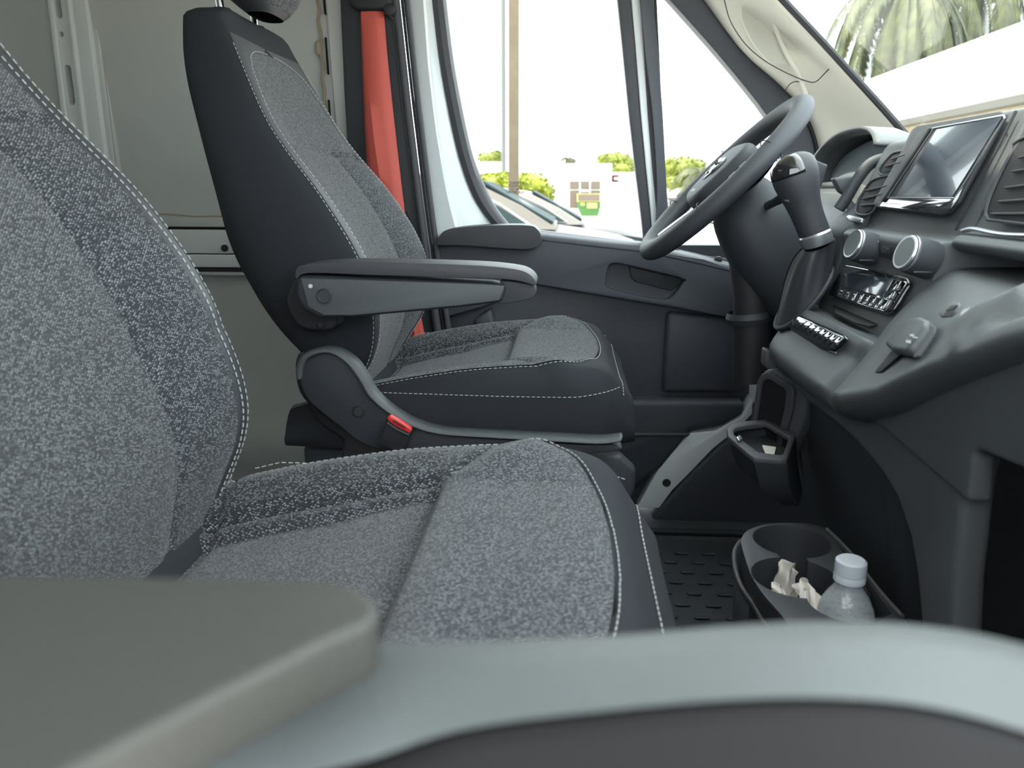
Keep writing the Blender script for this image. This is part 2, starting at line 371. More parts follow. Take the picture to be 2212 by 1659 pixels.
# ---- driver door
def smooth_poly(pts,n=6): return cr(pts,n,closed=True)
def door():
    o=thing('door_1','driver door with dark plastic trim panel, pull recess and map pocket','door',(0,1.9,0),kind='structure')
    Yp=1.85
    top=[(944,545),(946,515),(975,497),(1080,491),(1180,500),(1280,512),(1390,526),(1480,545),(1560,562),(1604,585),(1618,620),(1620,760),(1619,860),(1602,905),(1560,925),(1492,936),(1440,1015),(1380,1100),(1340,1160),(900,1200),(860,700),(930,640)]
    pan=P('trim_panel',pix(top,Y=Yp),(0,.05,0),M['door'],o,bevel=.012)
    # upper band that stands proud of the lower panel
    band=[(944,560),(948,540),(1175,545),(1390,541),(1500,560),(1590,582),(1617,615),(1619,668),(1560,672),(1460,655),(1300,632),(1160,607),(1060,590),(960,580)]
    ub=P('upper_trim',pix([(944,600),(946,520),(1160,515),(1390,540),(1520,560),(1600,588),(1619,622),(1620,690),(1575,686),(1460,664),(1300,638),(1150,612),(1050,660),(944,690)],Y=1.815),(0,.045,0),M['door'],o,bevel=.012,seg=4)
    rec=cr(pix([(1314,580),(1325,571),(1352,573),(1475,603),(1478,615),(1460,640),(1440,651),(1395,646),(1318,627),(1310,610)],Y=1.79),4,closed=True)
    cut(ub,MB().prism(rec,(0,.055,0)))
    P('pull_cup',pix([(1358,575),(1362,600),(1372,609),(1450,629),(1475,610),(1470,600)],Y=1.842),(0,.012,0),M['plastic2'],o,bevel=.003)
    MB().tube(cr(pix([(1175,521),(1300,537),(1400,556),(1500,575),(1570,592),(1610,610)],Y=1.8165),5),.0012,n=6).build('trim_seam',M['rubber'],o)
    pk=[(1100,862),(1400,866),(1610,868),(1608,895),(1560,922),(1492,934),(1430,1012),(1300,1100),(1000,1100)]
    P('map_pocket',pix(pk,Y=1.80),(0,.06,0),M['door'],o,bevel=.014,seg=4)
    P('pocket_divider',pix([(1000,936),(1492,936),(1488,944),(1000,950)],Y=1.797),(0,.02,0),M['door'],o,bevel=.004)
    P('panel_step',pix([(1440,672),(1617,690),(1615,850),(1430,850)],Y=1.83),(0,.03,0),M['door'],o,bevel=.02,seg=4)
    P('panel_step',pix([(1025,690),(1060,668),(1085,760),(1045,800)],Y=1.80),(0,.06,0),M['door'],o,bevel=.008)
    # armrest pad
    pd=cr(pix([(944,527),(950,508),(975,494),(1060,487),(1140,487),(1160,495),(1169,510),(1167,527),(1150,537),(1110,538),(1000,530),(950,530)],Y=1.78),4,closed=True)
    P('armrest_pad',pd,(0,.085,0),M['leather'],o,bevel=.012,seg=5)
    # sill top, from pad to mirror corner
    rows=[[at(x,y+dy,Y=yy) for x,y in [(1120,500),(1180,506),(1300,520),(1390,530),(1500,553),(1580,572),(1640,600)]] for dy,yy in((12,1.812),(2,1.825),(-4,1.85),(-8,1.90),(-2,1.93),(20,1.935))]
    MB().grid(rows).build('window_sill',M['door'],o,solid=.01)
    MB().lathe([(.012,0),(.011,.004),(.005,.007),(.0045,.014),(.0085,.018),(.0095,.026),(.006,.031),(0,.032)],at(1550,583,Y=1.845),(0,0,1),20).build('lock_knob',M['rubber'],o)
    P('sill_grille',pix([(1445,545),(1475,552),(1484,562),(1462,556)],Y=1.832),(0,.02,0),M['rubber'],o,bevel=.002)
    # white painted frame
    # outline of the opening for the large glass (gasket inner edge)
    gl=[(962,-60),(966,0),(982,130),(1003,250),(1022,340),(1045,410),(1070,455),(1098,488),(1160,505),(1392,530),(1392,500),(1366,300),(1344,100),(1334,0),(1330,-60)]
    outer=[(880,-60),(886,0),(900,200),(915,350),(932,480),(944,640),(960,720),(1000,640),(1150,560),(1426,560)]
    n=60
    def resamp(pts,n):
        pts=[Vector(p) for p in pts]; L=[0]
        for a,b in zip(pts,pts[1:]): L.append(L[-1]+(b-a).length)
        out=[]
        for k in range(n):
            s=L[-1]*k/(n-1); i=max(j for j in range(len(L)) if L[j]<=s+1e-9); i=min(i,len(pts)-2)
            out.append(pts[i].lerp(pts[i+1],(s-L[i])/max(1e-9,L[i+1]-L[i])))
        return out
    # rear upright: from seal line to glass
    Lc=[(884,-60),(888,0),(893,150),(904,300),(915,400),(925,500),(936,560),(942,640)]
    Gc=[(930,-60),(937,0),(953,130),(975,250),(996,340),(1020,410),(1045,455),(1075,492)]
    rows=[]
    A=resamp([Vector((x,y,0)) for x,y in Lc],14);B=resamp([Vector((x,y,0)) for x,y in Gc],14)
    for a,b in zip(A,B):
        r=[]
        for t,yy in((0,1.885),(.03,1.862),(.3,1.858),(.5,1.853),(.56,1.861),(.62,1.864),(.8,1.872),(1,1.886),(1.05,1.91)):
            q=a.lerp(b,t); r.append(at(q.x,q.y,Y=yy))
        rows.append(r)
    MB().grid(rows).build('painted_frame',M['white'],o,solid=.006,soff=1)
    rows=[]
    for i,(x,y) in enumerate(Gc):
        rows.append([at(x+o_,y,Y=yy) for o_,yy in((-3,1.884),(0,1.872),(8,1.868),(17,1.872),(22+(i>4)*3,1.886),(24+(i>4)*4,1.90))])
    sm=[cr([r[k] for r in rows],4) for k in range(6)]
    MB().grid(sm).build('window_gasket',M['seal'],o,solid=.004,soff=1)
    # lower corner gasket continuing under the sill
    MB().lathe([(0,-.003),(.0095,-.003),(.0115,0),(.0115,.006)],at(959,482,Y=1.856),(0,1,0),24).build('round_plug',M['rubber'],o)
    # division bar between the panes
    def bar(n_,offs,yy,m,th=.02,**k):
        T=[(1335,-60),(1342,0),(1352,100),(1366,250),(1378,360),(1390,460),(1398,540)]
        pts=[at(x+offs[0]*(1-.35*max(0,y)/540),y,Y=yy) for x,y in T]+[at(x+offs[1]*(1-.35*max(0,y)/540),y,Y=yy) for x,y in T[::-1]]
        P(n_,pts,(0,th,0),M[m],o,bevel=.003,**k)
    bar('division_gasket',(-8,22),1.880,'seal',.03); bar('division_bar',(22,43),1.875,'white',.03); bar('quarter_gasket',(41,68),1.868,'seal',.035)
    bar('quarter_bead',(67,70),1.872,'silver',.02); bar('quarter_gasket',(70,77),1.880,'rubber',.02)
door()
def panes():
    g=P('window_1',pix([(940,-80),(1340,-80),(1410,560),(1100,560),(1060,480),(1000,330)],Y=1.905),(0,.004,0),M['glass'],smooth=False); struct(g)
    g2=P('window_2',pix([(1405,-30),(1470,-30),(1700,220),(1770,420),(1700,600),(1450,560)],Y=1.902),(0,.004,0),M['glass'],smooth=False); struct(g2)
panes()
pm=thing('glass_marking','tiny reversed safety print on the driver window glass','glass marking',tuple(at(1110,402,Y=1.9)))
for i,(t,s_) in enumerate((('AMERICA',.011),('TEMPERED',.007),('M-46  DOT',.008),('43R-000457',.009))):
    text('print_line',t,at(1112,396+i*6.5,Y=1.9035),(1,0,0),(0,0,1),s_,M['rubber'],pm,depth=.00005,mirror=True)
# quarter window surround, A pillar
def apillar():
    o=thing('trim_5','dark window surround of the front quarter window','window surround',(.35,1.87,.9),kind='structure')
    inn=[(1408,-60),(1411,0),(1422,120),(1432,250),(1440,400),(1448,520),(1500,548),(1600,560),(1672,540),(1682,420),(1690,330),(1660,255),(1560,128),(1450,3),(1400,-50)]
    out=[(1380,-70),(1384,0),(1395,120),(1410,250),(1420,400),(1425,560),(1500,600),(1620,620),(1760,600),(1778,420),(1768,320),(1735,235),(1640,118),(1530,-10),(1480,-70)]
    a=cr(pix(inn,Y=1.862),4,closed=True); b=cr(pix(out,Y=1.855),4,closed=True)
    frame('quarter_surround',b,a,(0,.04,0),M['door'],o,bevel=.004)
    MB().tube(cr(pix([(1730,232),(1757,290),(1768,350),(1770,420)],Y=1.85),5),.004,n=8).build('surround_seal',M['rubber'],o)
    p=thing('trim_6','light grey windshield pillar trim with grab handle recess','pillar trim',(.45,1.75,1.0),kind='structure')
    # cross-section lofted along the pillar: edge on door side -> bulge -> windshield edge
    Lf=[(1350,-170),(1440,-90),(1510,-10),(1600,110),(1680,182),(1737,245),(1765,320),(1772,400),(1768,480)]
    Rt=[(1490,-220),(1580,-120),(1684,-5),(1775,92),(1855,180),(1905,235),(1955,292),(1985,330),(2010,400)]
    rows=[]
    for (a,b) in zip(Lf,Rt):
        r=[]
        for t,yy in((0,1.875),(.02,1.845),(.12,1.812),(.28,1.788),(.5,1.765),(.75,1.72),(.94,1.655),(1.0,1.64),(1.02,1.66)):
            x=a[0]+(b[0]-a[0])*t; y=a[1]+(b[1]-a[1])*t; r.append(at(x,y,Y=yy))
        rows.append(r)
    cols=[cr([r[k] for r in rows],6) for k in range(9)]
    MB().grid(cols).build('pillar_cover',M['beige'],p,solid=.012,soff=1)
    # grab handle recess pocket and ridge
    rc=cr([at(x,y,Y=q) for x,y,q in((1604,-30,1.772),(1602,30,1.774),(1615,70,1.772),(1640,110,1.770),(1668,135,1.764),(1694,142,1.756),(1706,138,1.748),(1690,90,1.75),(1668,30,1.75),(1640,-30,1.75))],4,closed=True)
    MB().prism(rc,(0,.012,0)).build('handle_recess',M['beige2'],p,bevel=.003)
    MB().tube(cr([at(x,y,Y=q) for x,y,q in((1648,-30,1.742),(1668,40,1.742),(1690,100,1.742),(1712,140,1.74),(1724,160,1.745),(1742,205,1.75))],5),[.004]*26,n=8).build('recess_ridge',M['beige'],p)
    sm=[(1560,-30,1.788),(1567,10,1.786),(1580,50,1.783),(1610,95,1.778),(1650,130,1.770),(1700,158,1.757),(1745,176,1.741),(1763,176,1.733),(1780,160,1.721),(1797,142,1.70)]
    MB().tube(cr([at(*q[:2],Y=q[2]-.006) for q in sm],5),.0011,n=6).build('panel_seam',M['seal'],p)
    MB().tube(cr([at(x,y,Y=q-.004) for x,y,q in((1697,195,1.79),(1706,182,1.785),(1720,176,1.778),(1735,181,1.772),(1740,192,1.77))],5),.0009,n=6).build('plug_seam',M['rubber'],p)
    # windshield frit / gasket
    MB().tube(cr([at(x+3,y,Y=1.645) for x,y in Rt[:7]],5),.007,n=8).build('windshield_gasket',M['rubber'],p)
    # windshield
    a1=at(1580,-120,Y=1.66);a2=at(1955,292,Y=1.66)
    d=(a2-a1).normalized(); t0=a1-d*.12; b0=a2+d*.25
    t1=Vector((t0.x,.30,t0.z)); b1=Vector((b0.x,.30,b0.z))
    rows=[]
    for i in range(7):
        t=i/6; l=t0.lerp(b0,t); rows.append([Vector((l.x+.06*math.sin(math.pi*k/10),l.y+(.28-l.y)*k/10,l.z)) for k in range(11)])
    struct(MB().grid(rows).build('window_3',M['glass'],solid=.005))
    h=thing('trim_7','roof header above the windshield','header trim',(t0.x,.98,t0.z),kind='structure')
    MB().prism([Vector((-.2,-.1,1.645)),Vector((t0.x-.02,-.1,1.5)),Vector((t0.x+.03,-.1,t0.z+.01)),Vector((t0.x-.0,-.1,t0.z-.05)),Vector((t0.x-.25,-.1,t0.z+.02)),Vector((-.5,-.1,1.60))],(0,2.05,0)).build('header_panel',M['beige'],h,bevel=.01)
    return t0,b0
HT,HB=apillar()
# upper rails above side windows, passenger side body
t=thing('trim_8','roof side rails above the cab doors','roof rail',(-.2,.9,1.5),kind='structure')
MB().box((-.35,1.91,1.50),(1.5,.12,.38)).build('roof_rail',M['beige'],t,bevel=.02)
MB().box((-.35,-.02,1.46),(1.5,.1,.42)).build('roof_rail',M['beige'],t,bevel=.02)
t=thing('trim_9','body pillars and lower side beside the passenger door','body side',(.4,-.02,.4),kind='structure')
MB().prism([Vector(q) for q in((.36,-.05,1.3),(.5,-.05,1.3),(.95,-.05,.8),(.95,-.05,-.02),(.5,-.05,-.02),(.5,-.05,.68),(.75,-.05,.8))],(0,.1,0)).build('front_pillar',M['beige'],t,bevel=.01)
MB().box((-.52,-.02,.8),(.16,.1,1.7)).build('rear_pillar',M['plastic2'],t,bevel=.01)
# firewall, front floor
struct(MB().box((1.08,.98,.38),(.05,2.0,.84)).build('wall_front',M['plastic2'],smooth=False))
struct(MB().box((.65,1.93,.22),(.85,.06,.9)).build('trim_10',M['plastic2'],smooth=False))
def sill():
    o=thing('trim_11','pale painted door sill strip with round black plug','door sill',tuple(at(1480,1020,Y=1.80)),kind='structure')
    P('sill_face',pix([(1376,1097),(1425,1010),(1490,936),(1545,931),(1600,900),(1626,860),(1625,895),(1590,930),(1540,970),(1490,1022),(1452,1060),(1424,1098)],Y=1.805),(0,.05,0),M['white'],o,bevel=.003)
    MB().lathe([(0,-.003),(.0095,-.003),(.0105,0),(.0105,.006)],at(1440,1043,Y=1.805),(0,1,0),24).build('round_plug',M['rubber'],o)
    P('hinge_post',pix([(1611,640),(1618,636),(1628,700),(1650,780),(1640,900),(1600,930),(1618,850)],Y=1.87),(0,.03,0),M['white'],o,bevel=.003)
    P('kick_panel',pix([(1424,1098),(1490,1025),(1545,970),(1600,928),(1650,880),(1760,880),(1760,1140),(1400,1140)],Y=1.80),(0,.08,0),M['door'],o,bevel=.01)
sill()
def mats():
    o=thing('floor_mat','black rubber floor mat with raised oval tread in the driver footwell','floor mat',(.35,1.3,.004))
    mb=MB().prism([Vector(q) for q in((-.1,.95,0),(.62,.95,0),(.62,1.68,0),(-.1,1.68,0))],(0,0,.006))
    for i in range(10):
        for j in range(14):
            c=Vector((.0+i*.06+(j%2)*.03,1.02+j*.045,.0072))
            mb.prism(rrect(c,(1,0,0),(0,1,0),.030,.011,.0054,4),(0,0,.0022))
    mb.build('mat_sheet',M['floor'],o,bevel=.0008,seg=1)
    MB().box((.27,1.72,.006),(.75,.02,.012)).build('mat_edge',M['rubber'],o,bevel=.003)
mats()
# ================================================================== SEATS
XR=[(.44,-.33),(.50,-.37),(.53,-.40),(.60,-.46),(.71,-.515),(.79,-.53),(.87,-.552),(.976,-.585),(1.04,-.592),(1.08,-.585)]
XF=[(.40,-.375),(.42,-.365),(.478,-.345),(.54,-.300),(.57,-.287),(.65,-.286),(.70,-.300),(.735,-.322),(.775,-.345),(.827,-.385),(.877,-.430),(.93,-.460),(.985,-.487),(1.035,-.512),(1.08,-.535)]
WB=[(.40,.16),(.44,.19),(.5,.22),(.56,.242),(.65,.25),(.75,.25),(.82,.24),(.88,.222),(.95,.195),(1.0,.175),(1.04,.16),(1.08,.15)]
VB=[(.4,.84),(.9,.84),(.95,.82),(.98,.76),(1.0,.66),(1.01,.54),(1.016,.38),(1.019,.2),(1.02,.02)]
FF=[(0,.80),(.2,.81),(.4,.84),(.52,.88),(.66,.95),(.78,.985),(.86,1.0),(.93,.985)]
SIDE=[(.965,.95),(.987,.87),(1.0,.68),(1.0,.4),(.985,.22),(.95,.10),(.88,.03),(.7,0),(.4,-.01),(0,-.015)]
def bpt(v,f,z,y=None):
    xr=sitp(z,XR);xf=sitp(z,XF);w_=sitp(z,WB)
    flat=max(0,min(1,(z-.86)/.1)); f2=f
    if abs(v)<.8 and f>.5: f2=f+(.98-f)*flat*.75
    x=xr+f2*(xf-xr)
    if f>.5:
        a=abs(v)
        if a<.84 and z<1.0: x-=.006*math.exp(-((z-.868+.012*a)/.005)**2)*(1 if a<.82 else .3)
        if z<.866: x-=.007*math.exp(-((a-.44)/.018)**2)
    return Vector((x,v*w_,z))
def ff(v): return sitp(abs(v),FF) if abs(v)>.02 else FF[0][1]
def cushT(x): return sitp(x,[(-.44,.45),(-.35,.487),(-.25,.510),(-.15,.527),(-.05,.535),(.03,.535),(.065,.528),(.085,.514),(.10,.490),(.112,.44)])
def cushW(x): return sitp(x,[(-.44,.235),(-.3,.25),(0,.25),(.04,.245),(.07,.234),(.09,.215),(.112,.17)])
def cpt(x,v):
    a=abs(v); T=cushT(x); z=T
    dip=itp(x,[(-.44,.045),(-.2,.038),(-.104,.024),(-.097,.010),(0,.006),(.06,0)])
    dip2=itp(x,[(-.44,.02),(-.1,.012),(.05,0)])
    if a<.55: z-=dip
    elif a<.8: z-=dip*(1-(a-.55)/.25)*.8
    z+= .006*math.exp(-((a-.75)/.15)**2)
    if x<-.10: z-=.007*math.exp(-((a-.62)/.02)**2)
    xs=-.100 if a<.55 else -.100+(a-.55)/.45*.08
    z-=.008*math.exp(-((x-xs)/.0045)**2)*(1 if a<.78 else max(0,(.86-a)/.08)); z+=.007*math.exp(-((x-xs-.03)/.025)**2)*(x>xs)
    z-=.006*math.exp(-((x+.335)/.005)**2)
    if a>.86:
        t=(a-.86)/.14; z-= .030*t*t
    return Vector((x,v*cushW(x),z))
def make_seat(root,driver):
    L=dict(local=True)
    zs=[.40+.00652*i for i in range(96)]            # up to ~1.02
    zf=[z for z in zs if z<=1.0]+[1.004,1.008,1.012,1.015,1.017,1.019,1.02]
    # fabric front of backrest
    mb=MB(); vs=[i/22 for i in range(-22,23)]
    mb.grid([[bpt(v*itp(z,VB),ff(v*itp(z,VB)),z) for v in vs] for z in zf])
    V_=mb.v; ins=[];bol={1:[],-1:[]}
    for f in mb.f:
        c=sum((V_[i] for i in f),Vector())/4; v=c.y/sitp(c.z,WB)
        if c.z>.868 or abs(v)<.44: ins.append(f)
        else: bol[1 if v>0 else -1].append(f)
    mk('backrest_insert',V_,ins,M['fabi'],root,auto=False,**L)
    for s in(1,-1): mk('backrest_bolster',V_,bol[s],M['fab'],root,auto=False,**L)
    # black shell
    zz=zs+[1.03,1.042,1.054]
    rows=[]
    for z in zz:
        vb=itp(z,VB); r=[]
        fr=[vb+( .945-vb)*k/5 for k in range(6)]
        half=[(v,ff(v)) for v in fr]+SIDE
        r=[bpt(v,f,z) for v,f in half]+[bpt(-v,f,z) for v,f in half[::-1][1:]]
        rows.append(r)
    top=rows[-1]; cz=1.054; c=sum(top,Vector())/len(top)
    for s,dz in((.94,.008),(.82,.0155),(.6,.020),(.3,.022),(.02,.0225)):
        rows.append([Vector((c.x+(p.x-c.x)*s,p.y*(1-(1-s)*.85) if False else p.y*s,cz+dz)) for p in top])
    n=len(zs)
    # below the top of the fabric the loop stays open at the front; above it is closed
    MB().grid(rows[:n]).add([],[]).build('_a',M['leather'],root,**L) if False else None
    k=len(rows[0]); allv=[p for r in rows for p in r]; fs=[]
    for i in range(len(rows)-1):
        for j in range(k):
            if j==k-1 and i<n-1 and zz[min(i,len(zz)-1)]<1.016: continue
            a=i*k+j;b=i*k+(j+1)%k; fs.append((a,b,b+k,a+k))
    mk('backrest_cover',allv,fs,M['cloth'],root,auto=False,**L)
    # leather-like border strip next to the fabric
    for s in(-1,1):
        rr=[]
        for z in zs+[1.03]:
            vb=itp(z,VB); vv=[vb+(.935-vb)*q/4 for q in range(5)] 
            rr.append([bpt(s*v,ff(v),z)+Vector((.0015 if 0<q<4 else .0002,0,0)) for q,v in enumerate(vv)])
        MB().grid(rr).build('backrest_border',M['leather'],root,auto=False,**L)
    sp=[]
    for s in(-1,1):
        sp.append([bpt(s*(itp(z,VB)+.025),ff(itp(z,VB)+.025),z)+Vector((.003,0,0)) for z in zf if .44<z])
        sp.append([bpt(s*.95,.970,z)+Vector((.002,s*.002,0)) for z in zs if .44<z<1.02])
    stitch('backrest_stitch_line',sp,root)
    if not driver:
        for ch_ in root.children:
            for v_ in ch_.data.vertices: v_.co.x-=.052*max(0,min(1,(v_.co.z-.46)/.2))
    # cushion
    xs=[-.44+.0056*i for i in range(99)]; xs=[x for x in xs if x<=.110]
    def vf(x): return .87 if x<-.02 else .87*max(.02,1-((x+.02)/.078)**2.4)**(1/2.4)
    fx=[x for x in xs if x<=-.02]+[-.02+.078*math.sin(math.pi/2*k/24) for k in range(1,25)]
    vs=[i/34 for i in range(-34,35)]
    mb=MB().grid([[cpt(x,v*vf(x))+Vector((.001,0,.0016)) for v in vs] for x in fx]); V_=mb.v; gr={'cushion_front_panel':[],'cushion_insert':[],'cushion_bolster':[],'cushion_bolster ':[]}
    for f in mb.f:
        c=sum((V_[i] for i in f),Vector())/4; a=c.y/cushW(c.x); xs_=-.100 if abs(a)<.55 else -.100+(abs(a)-.55)/.45*.08
        gr['cushion_front_panel' if c.x>xs_ else 'cushion_insert' if abs(a)<.62 else 'cushion_bolster' if a>0 else 'cushion_bolster '].append(f)
    for g_,fl in gr.items(): mk(g_.strip(),V_,fl,M['fabc'] if 'bolster' in g_ else M['fabci'],root,auto=False,**L)
    rows=[]
    for x in xs+[.112]:
        w_=cushW(x); r=[cpt(x,v)-Vector((0,0,.012*(x<.058 and abs(v)<vf(x)-.04))) for v in [-1,-.96,-.92,-.88]+[i/12*.84 for i in range(-12,13)]+[.88,.92,.96,1]]
        zb=.405+ .0*x
        zt=r[0].z
        def sd(s):
            out=[]
            for t in(.12,.35,.7,1): out.append(Vector((x-.012*max(0,(x)/.1)*t*t,s*(w_+.006*math.sin(math.pi*t)),zt+(zb-zt)*t)))
            return out
        r=sd(-1)[::-1]+r+sd(1); rows.append(r)
    nose=[Vector((.097,p.y*.96,max(.405,p.z-.03))) for p in rows[-1]]
    last=rows[-1]; zc=.405
    rows.append([Vector((.1145,p.y*.97,zc+(p.z-zc)*.8)) for p in last]); rows.append([Vector((.112,p.y*.95,zc+(p.z-zc)*.1)) for p in last]); rows.append([Vector((.08,p.y*.9,zc)) for p in last])
    MB().grid(rows).build('cushion_cover',M['cloth'],root,auto=False,**L)
    sp=[[cpt(x+.004*max(0,x+.02)/.078,s*(vf(x)+.02))+Vector((.001,0,.002)) for x in fx if x>-.40]+[cpt(.063,0)+Vector((.001,0,.002))] for s in(-1,1)]
    low=[]
    for s in(-1,1):
        low.append([Vector((x,s*(cushW(x)+.003),itp(x,[(-.4,.475),(-.3,.500),(-.1,.497),(.02,.497),(.085,.505)]))) for x in xs if x>-.33 and x<.088])
    low.append([cpt(.0925,v/8*.93)+Vector((.0015,0,.001)) for v in range(-8,9)])
    sp+=low
    stitch('cushion_stitch_line',sp,root)
    # base: lower skirt and legs frame
    mb=MB(); mb.box((-.17,0,.30),(.50,.44,.20)); mb.box((-.17,0,.12),(.44,.40,.20)); mb.box((-.17,0,.01),(.50,.46,.02))
    mb.build('seat_base',M['plastic2'],root,bevel=.012,**L)
    # headrest
    for y in(-.07,.07):
        MB().tube([Vector((-.556,y,1.05)),Vector((-.560,y,1.12)),Vector((-.562,y,1.17))],.0065,n=14).build('headrest_post',M['chrome'],root,**L)
        MB().lathe([(.017,0),(.018,.004),(.014,.009),(.008,.010)],(-.556,y,1.071),(0,0,1),20).build('post_collar',M['rubber'],root,**L)
    rows=[];N=28
    for i in range(13):
        t=i/12; z=1.080+.21*t; s=math.sin(math.pi*min(1,max(.0,t*.96+.02)))**.38
        cx=-.555+.02*math.sin(math.pi*t)+(.045*(1-t)**3)
        rows.append([Vector((cx+math.copysign(abs(math.cos(a))**.75,math.cos(a))*.062*s,math.copysign(abs(math.sin(a))**.7,math.sin(a))*.135*s,z)) for a in[2*math.pi*k/N for k in range(N)]])
    hr=MB().grid(rows,cv=True).build('headrest',M['leather'],root,sub=1,auto=False,**L)
    rows=[]
    for i in range(11):
        t=.05+.86*i/10; z=1.080+.21*t; s=math.sin(math.pi*t)**.38; cx=-.555+.02*math.sin(math.pi*t)+(.045*(1-t)**3)
        rows.append([Vector((cx+abs(math.cos(a))**.75*.0655*s+.001,math.copysign(abs(math.sin(a))**.7,math.sin(a))*.137*s*.99,z)) for a in[math.radians(-50+100*k/14) for k in range(15)]])
    MB().grid(rows).build('headrest_fabric',M['fab'],root,auto=False,**L)
    if not driver:
        for ch_ in root.children:
            if ch_.name.startswith(('headrest','post_')): ch_.data.transform(Matrix.Translation((-.052,0,0)))
    # far-side recliner bar / buckle stalk
    b=MB().tube([Vector((-.40,.262,.40)),Vector((-.335,.262,.46)),Vector((-.385,.262,.52))][:2],.013,n=12,sx=1,sy=.6); b.build('buckle_stalk',M['rubber'],root,**L)
    MB().tube([Vector((-.425,.258,.545)),Vector((-.35,.262,.455)),Vector((-.30,.262,.43))],.0025,n=8).build('recliner_edge',M['seal'],root,**L)
    return root
ds=thing('driver_seat','black and grey fabric driver seat with fold-down armrest, behind the steering wheel','seat',(0,1.37,0))
make_seat(ds,True)
ps=thing('passenger_seat','grey melange fabric passenger seat nearest the viewer, no armrest visible','seat',(-.020,.55,0))
make_seat(ps,False)
ds['group']=ps['group']='front seats of the van'
# driver seat armrest and recliner cover
def drv_extra():
    o=ds
    body=pix([(642,592),(1060,612),(1095,620),(1086,652),(1000,664),(760,686),(690,688),(655,668),(640,640)],Y=1.045)
    P('armrest_body',body,(0,.05,0),M['plastic2'],o,bevel=.006)
    ins=pix([(648,600),(1040,613),(1092,617),(1078,650),(990,661),(760,682),(700,682),(665,664)],Y=1.042)
    P('armrest_side_panel',ins,(0,.006,0),M['plastic'],o,bevel=.002)
    top=cr(pix([(640,603),(641,580),(665,571),(760,567),(900,569),(1040,574),(1115,582),(1143,592),(1156,606),(1157,617),(1140,612),(1100,604),(1000,600),(800,594),(665,590)],Y=1.035),4,closed=True)
    P('armrest_pad',top,(0,.07,0),M['leather'],o,bevel=.007,seg=4)
    P('armrest_nose',cr(pix([(1080,606),(1135,612),(1154,618),(1155,640),(1130,650),(1076,655),(1090,625)],Y=1.050),3,closed=True),(0,.04,0),M['plastic2'],o,bevel=.006)
    MB().lathe([(0,-.0015),(.0028,-.0015),(.003,0),(.003,.004)],at(671,618,Y=1.042),(0,1,0),16).build('armrest_pin',M['mark'],o)
    MB().lathe([(0,-.001),(.0085,-.001),(.0095,-.0025),(.0112,-.002),(.0115,.004)],at(701,639,Y=1.042),(0,1,0),28).build('armrest_pivot_cap',M['plastic2'],o)
    P('armrest_bracket',cr(pix([(630,618),(640,600),(720,620),(730,690),(715,712),(660,712),(632,690),(618,650)],Y=1.085),3,closed=True),(0,.05,0),M['rubber'],o,bevel=.006)
    MB().lathe([(0,-.004),(.004,-.004),(.006,-.002),(.006,.004)],at(693,701,Y=1.085),(0,1,0),12).build('bracket_bolt',M['rubber'],o)
    # recliner cover
    cov=cr(pix([(648,815),(652,790),(668,768),(700,757),(730,764),(757,785),(775,815),(800,850),(845,893),(900,922),(960,940),(1100,950),(1240,960),(1330,962),(1330,975),(1180,985),(900,985),(790,960),(740,925),(680,878),(655,845)],Y=1.085),4,closed=True)
    P('recliner_cover',cov,(0,.03,0),M['plastic2'],o,bevel=.004)
    rid=[(640,815),(641,790),(655,765),(690,752),(728,755),(765,778),(790,812),(812,850),(850,884),(900,912),(960,928),(1060,935),(1180,941),(1290,947),(1345,943)]
    lo=[(650,820),(653,795),(665,775),(695,763),(722,767),(750,788),(775,822),(797,858),(838,893),(890,922),(950,939),(1060,947),(1180,954),(1290,960),(1335,955)]
    A=cr(pix(rid,Y=1.088),5);B=cr(pix(lo,Y=1.075),5); Cc=[a.lerp(b,.5)+Vector((0,-.008,0)) for a,b in zip(A,B)]
    MB().grid([[a+Vector((0,.02,0)) for a in A],A,Cc,B,[b+Vector((0,.014,0)) for b in B]]).build('cover_lip',M['plastic'],o,solid=.002,auto=False)
    MB().lathe([(0,.001),(.006,.001),(.008,-.0015),(.0105,-.001),(.0105,.004)],at(775,888,Y=1.085),(0,1,0),24).build('cover_screw',M['rubber'],o)
    P('recliner_knuckle',cr(pix([(640,820),(640,775),(660,765),(690,860),(730,905),(700,900),(655,860)],Y=1.10),3,closed=True),(0,.03,0),M['rubber'],o,bevel=.005)
    P('seat_mount',cr(pix([(672,870),(720,890),(760,930),(800,960),(880,1000),(760,1010),(735,985),(740,950),(690,915)],Y=1.11),3,closed=True),(0,.05,0),M['rubber'],o,bevel=.005)
    mb=MB(); mb.prism(cr(pix([(730,985),(760,962),(830,965),(1000,985),(1340,985),(1350,1100),(1200,1160),(1000,1180),(750,1100),(720,1010)],Y=1.115),3,closed=True),(0,.03,0)); mb.build('side_skirt',M['plastic2'],o,bevel=.006)
drv_extra()
bk=thing('belt_buckle','red-topped belt buckle beside the driver seat base','belt buckle',tuple(at(860,920,Y=1.07)))
P('buckle_body',pix([(834,908),(846,900),(890,928),(886,940),(870,985),(815,960)],Y=1.064),(0,.02,0),M['rubber'],bk,bevel=.003)
P('release_button',pix([(836,902),(842,898),(860,908),(885,924),(889,931),(884,937),(858,924),(838,910)],Y=1.058),(0,.012,0),M['red'],bk,bevel=.002)
mb=MB()
for i in range(14):
    x=850+i*1.9;y=907+i*1.05; mb.prism(pix([(x,y),(x+.8,y+.4),(x+.1,y+6),(x-.7,y+5.6)],Y=1.0572),(0,.001,0))
mb.build('button_grooves',M['rubber'],bk,smooth=False)
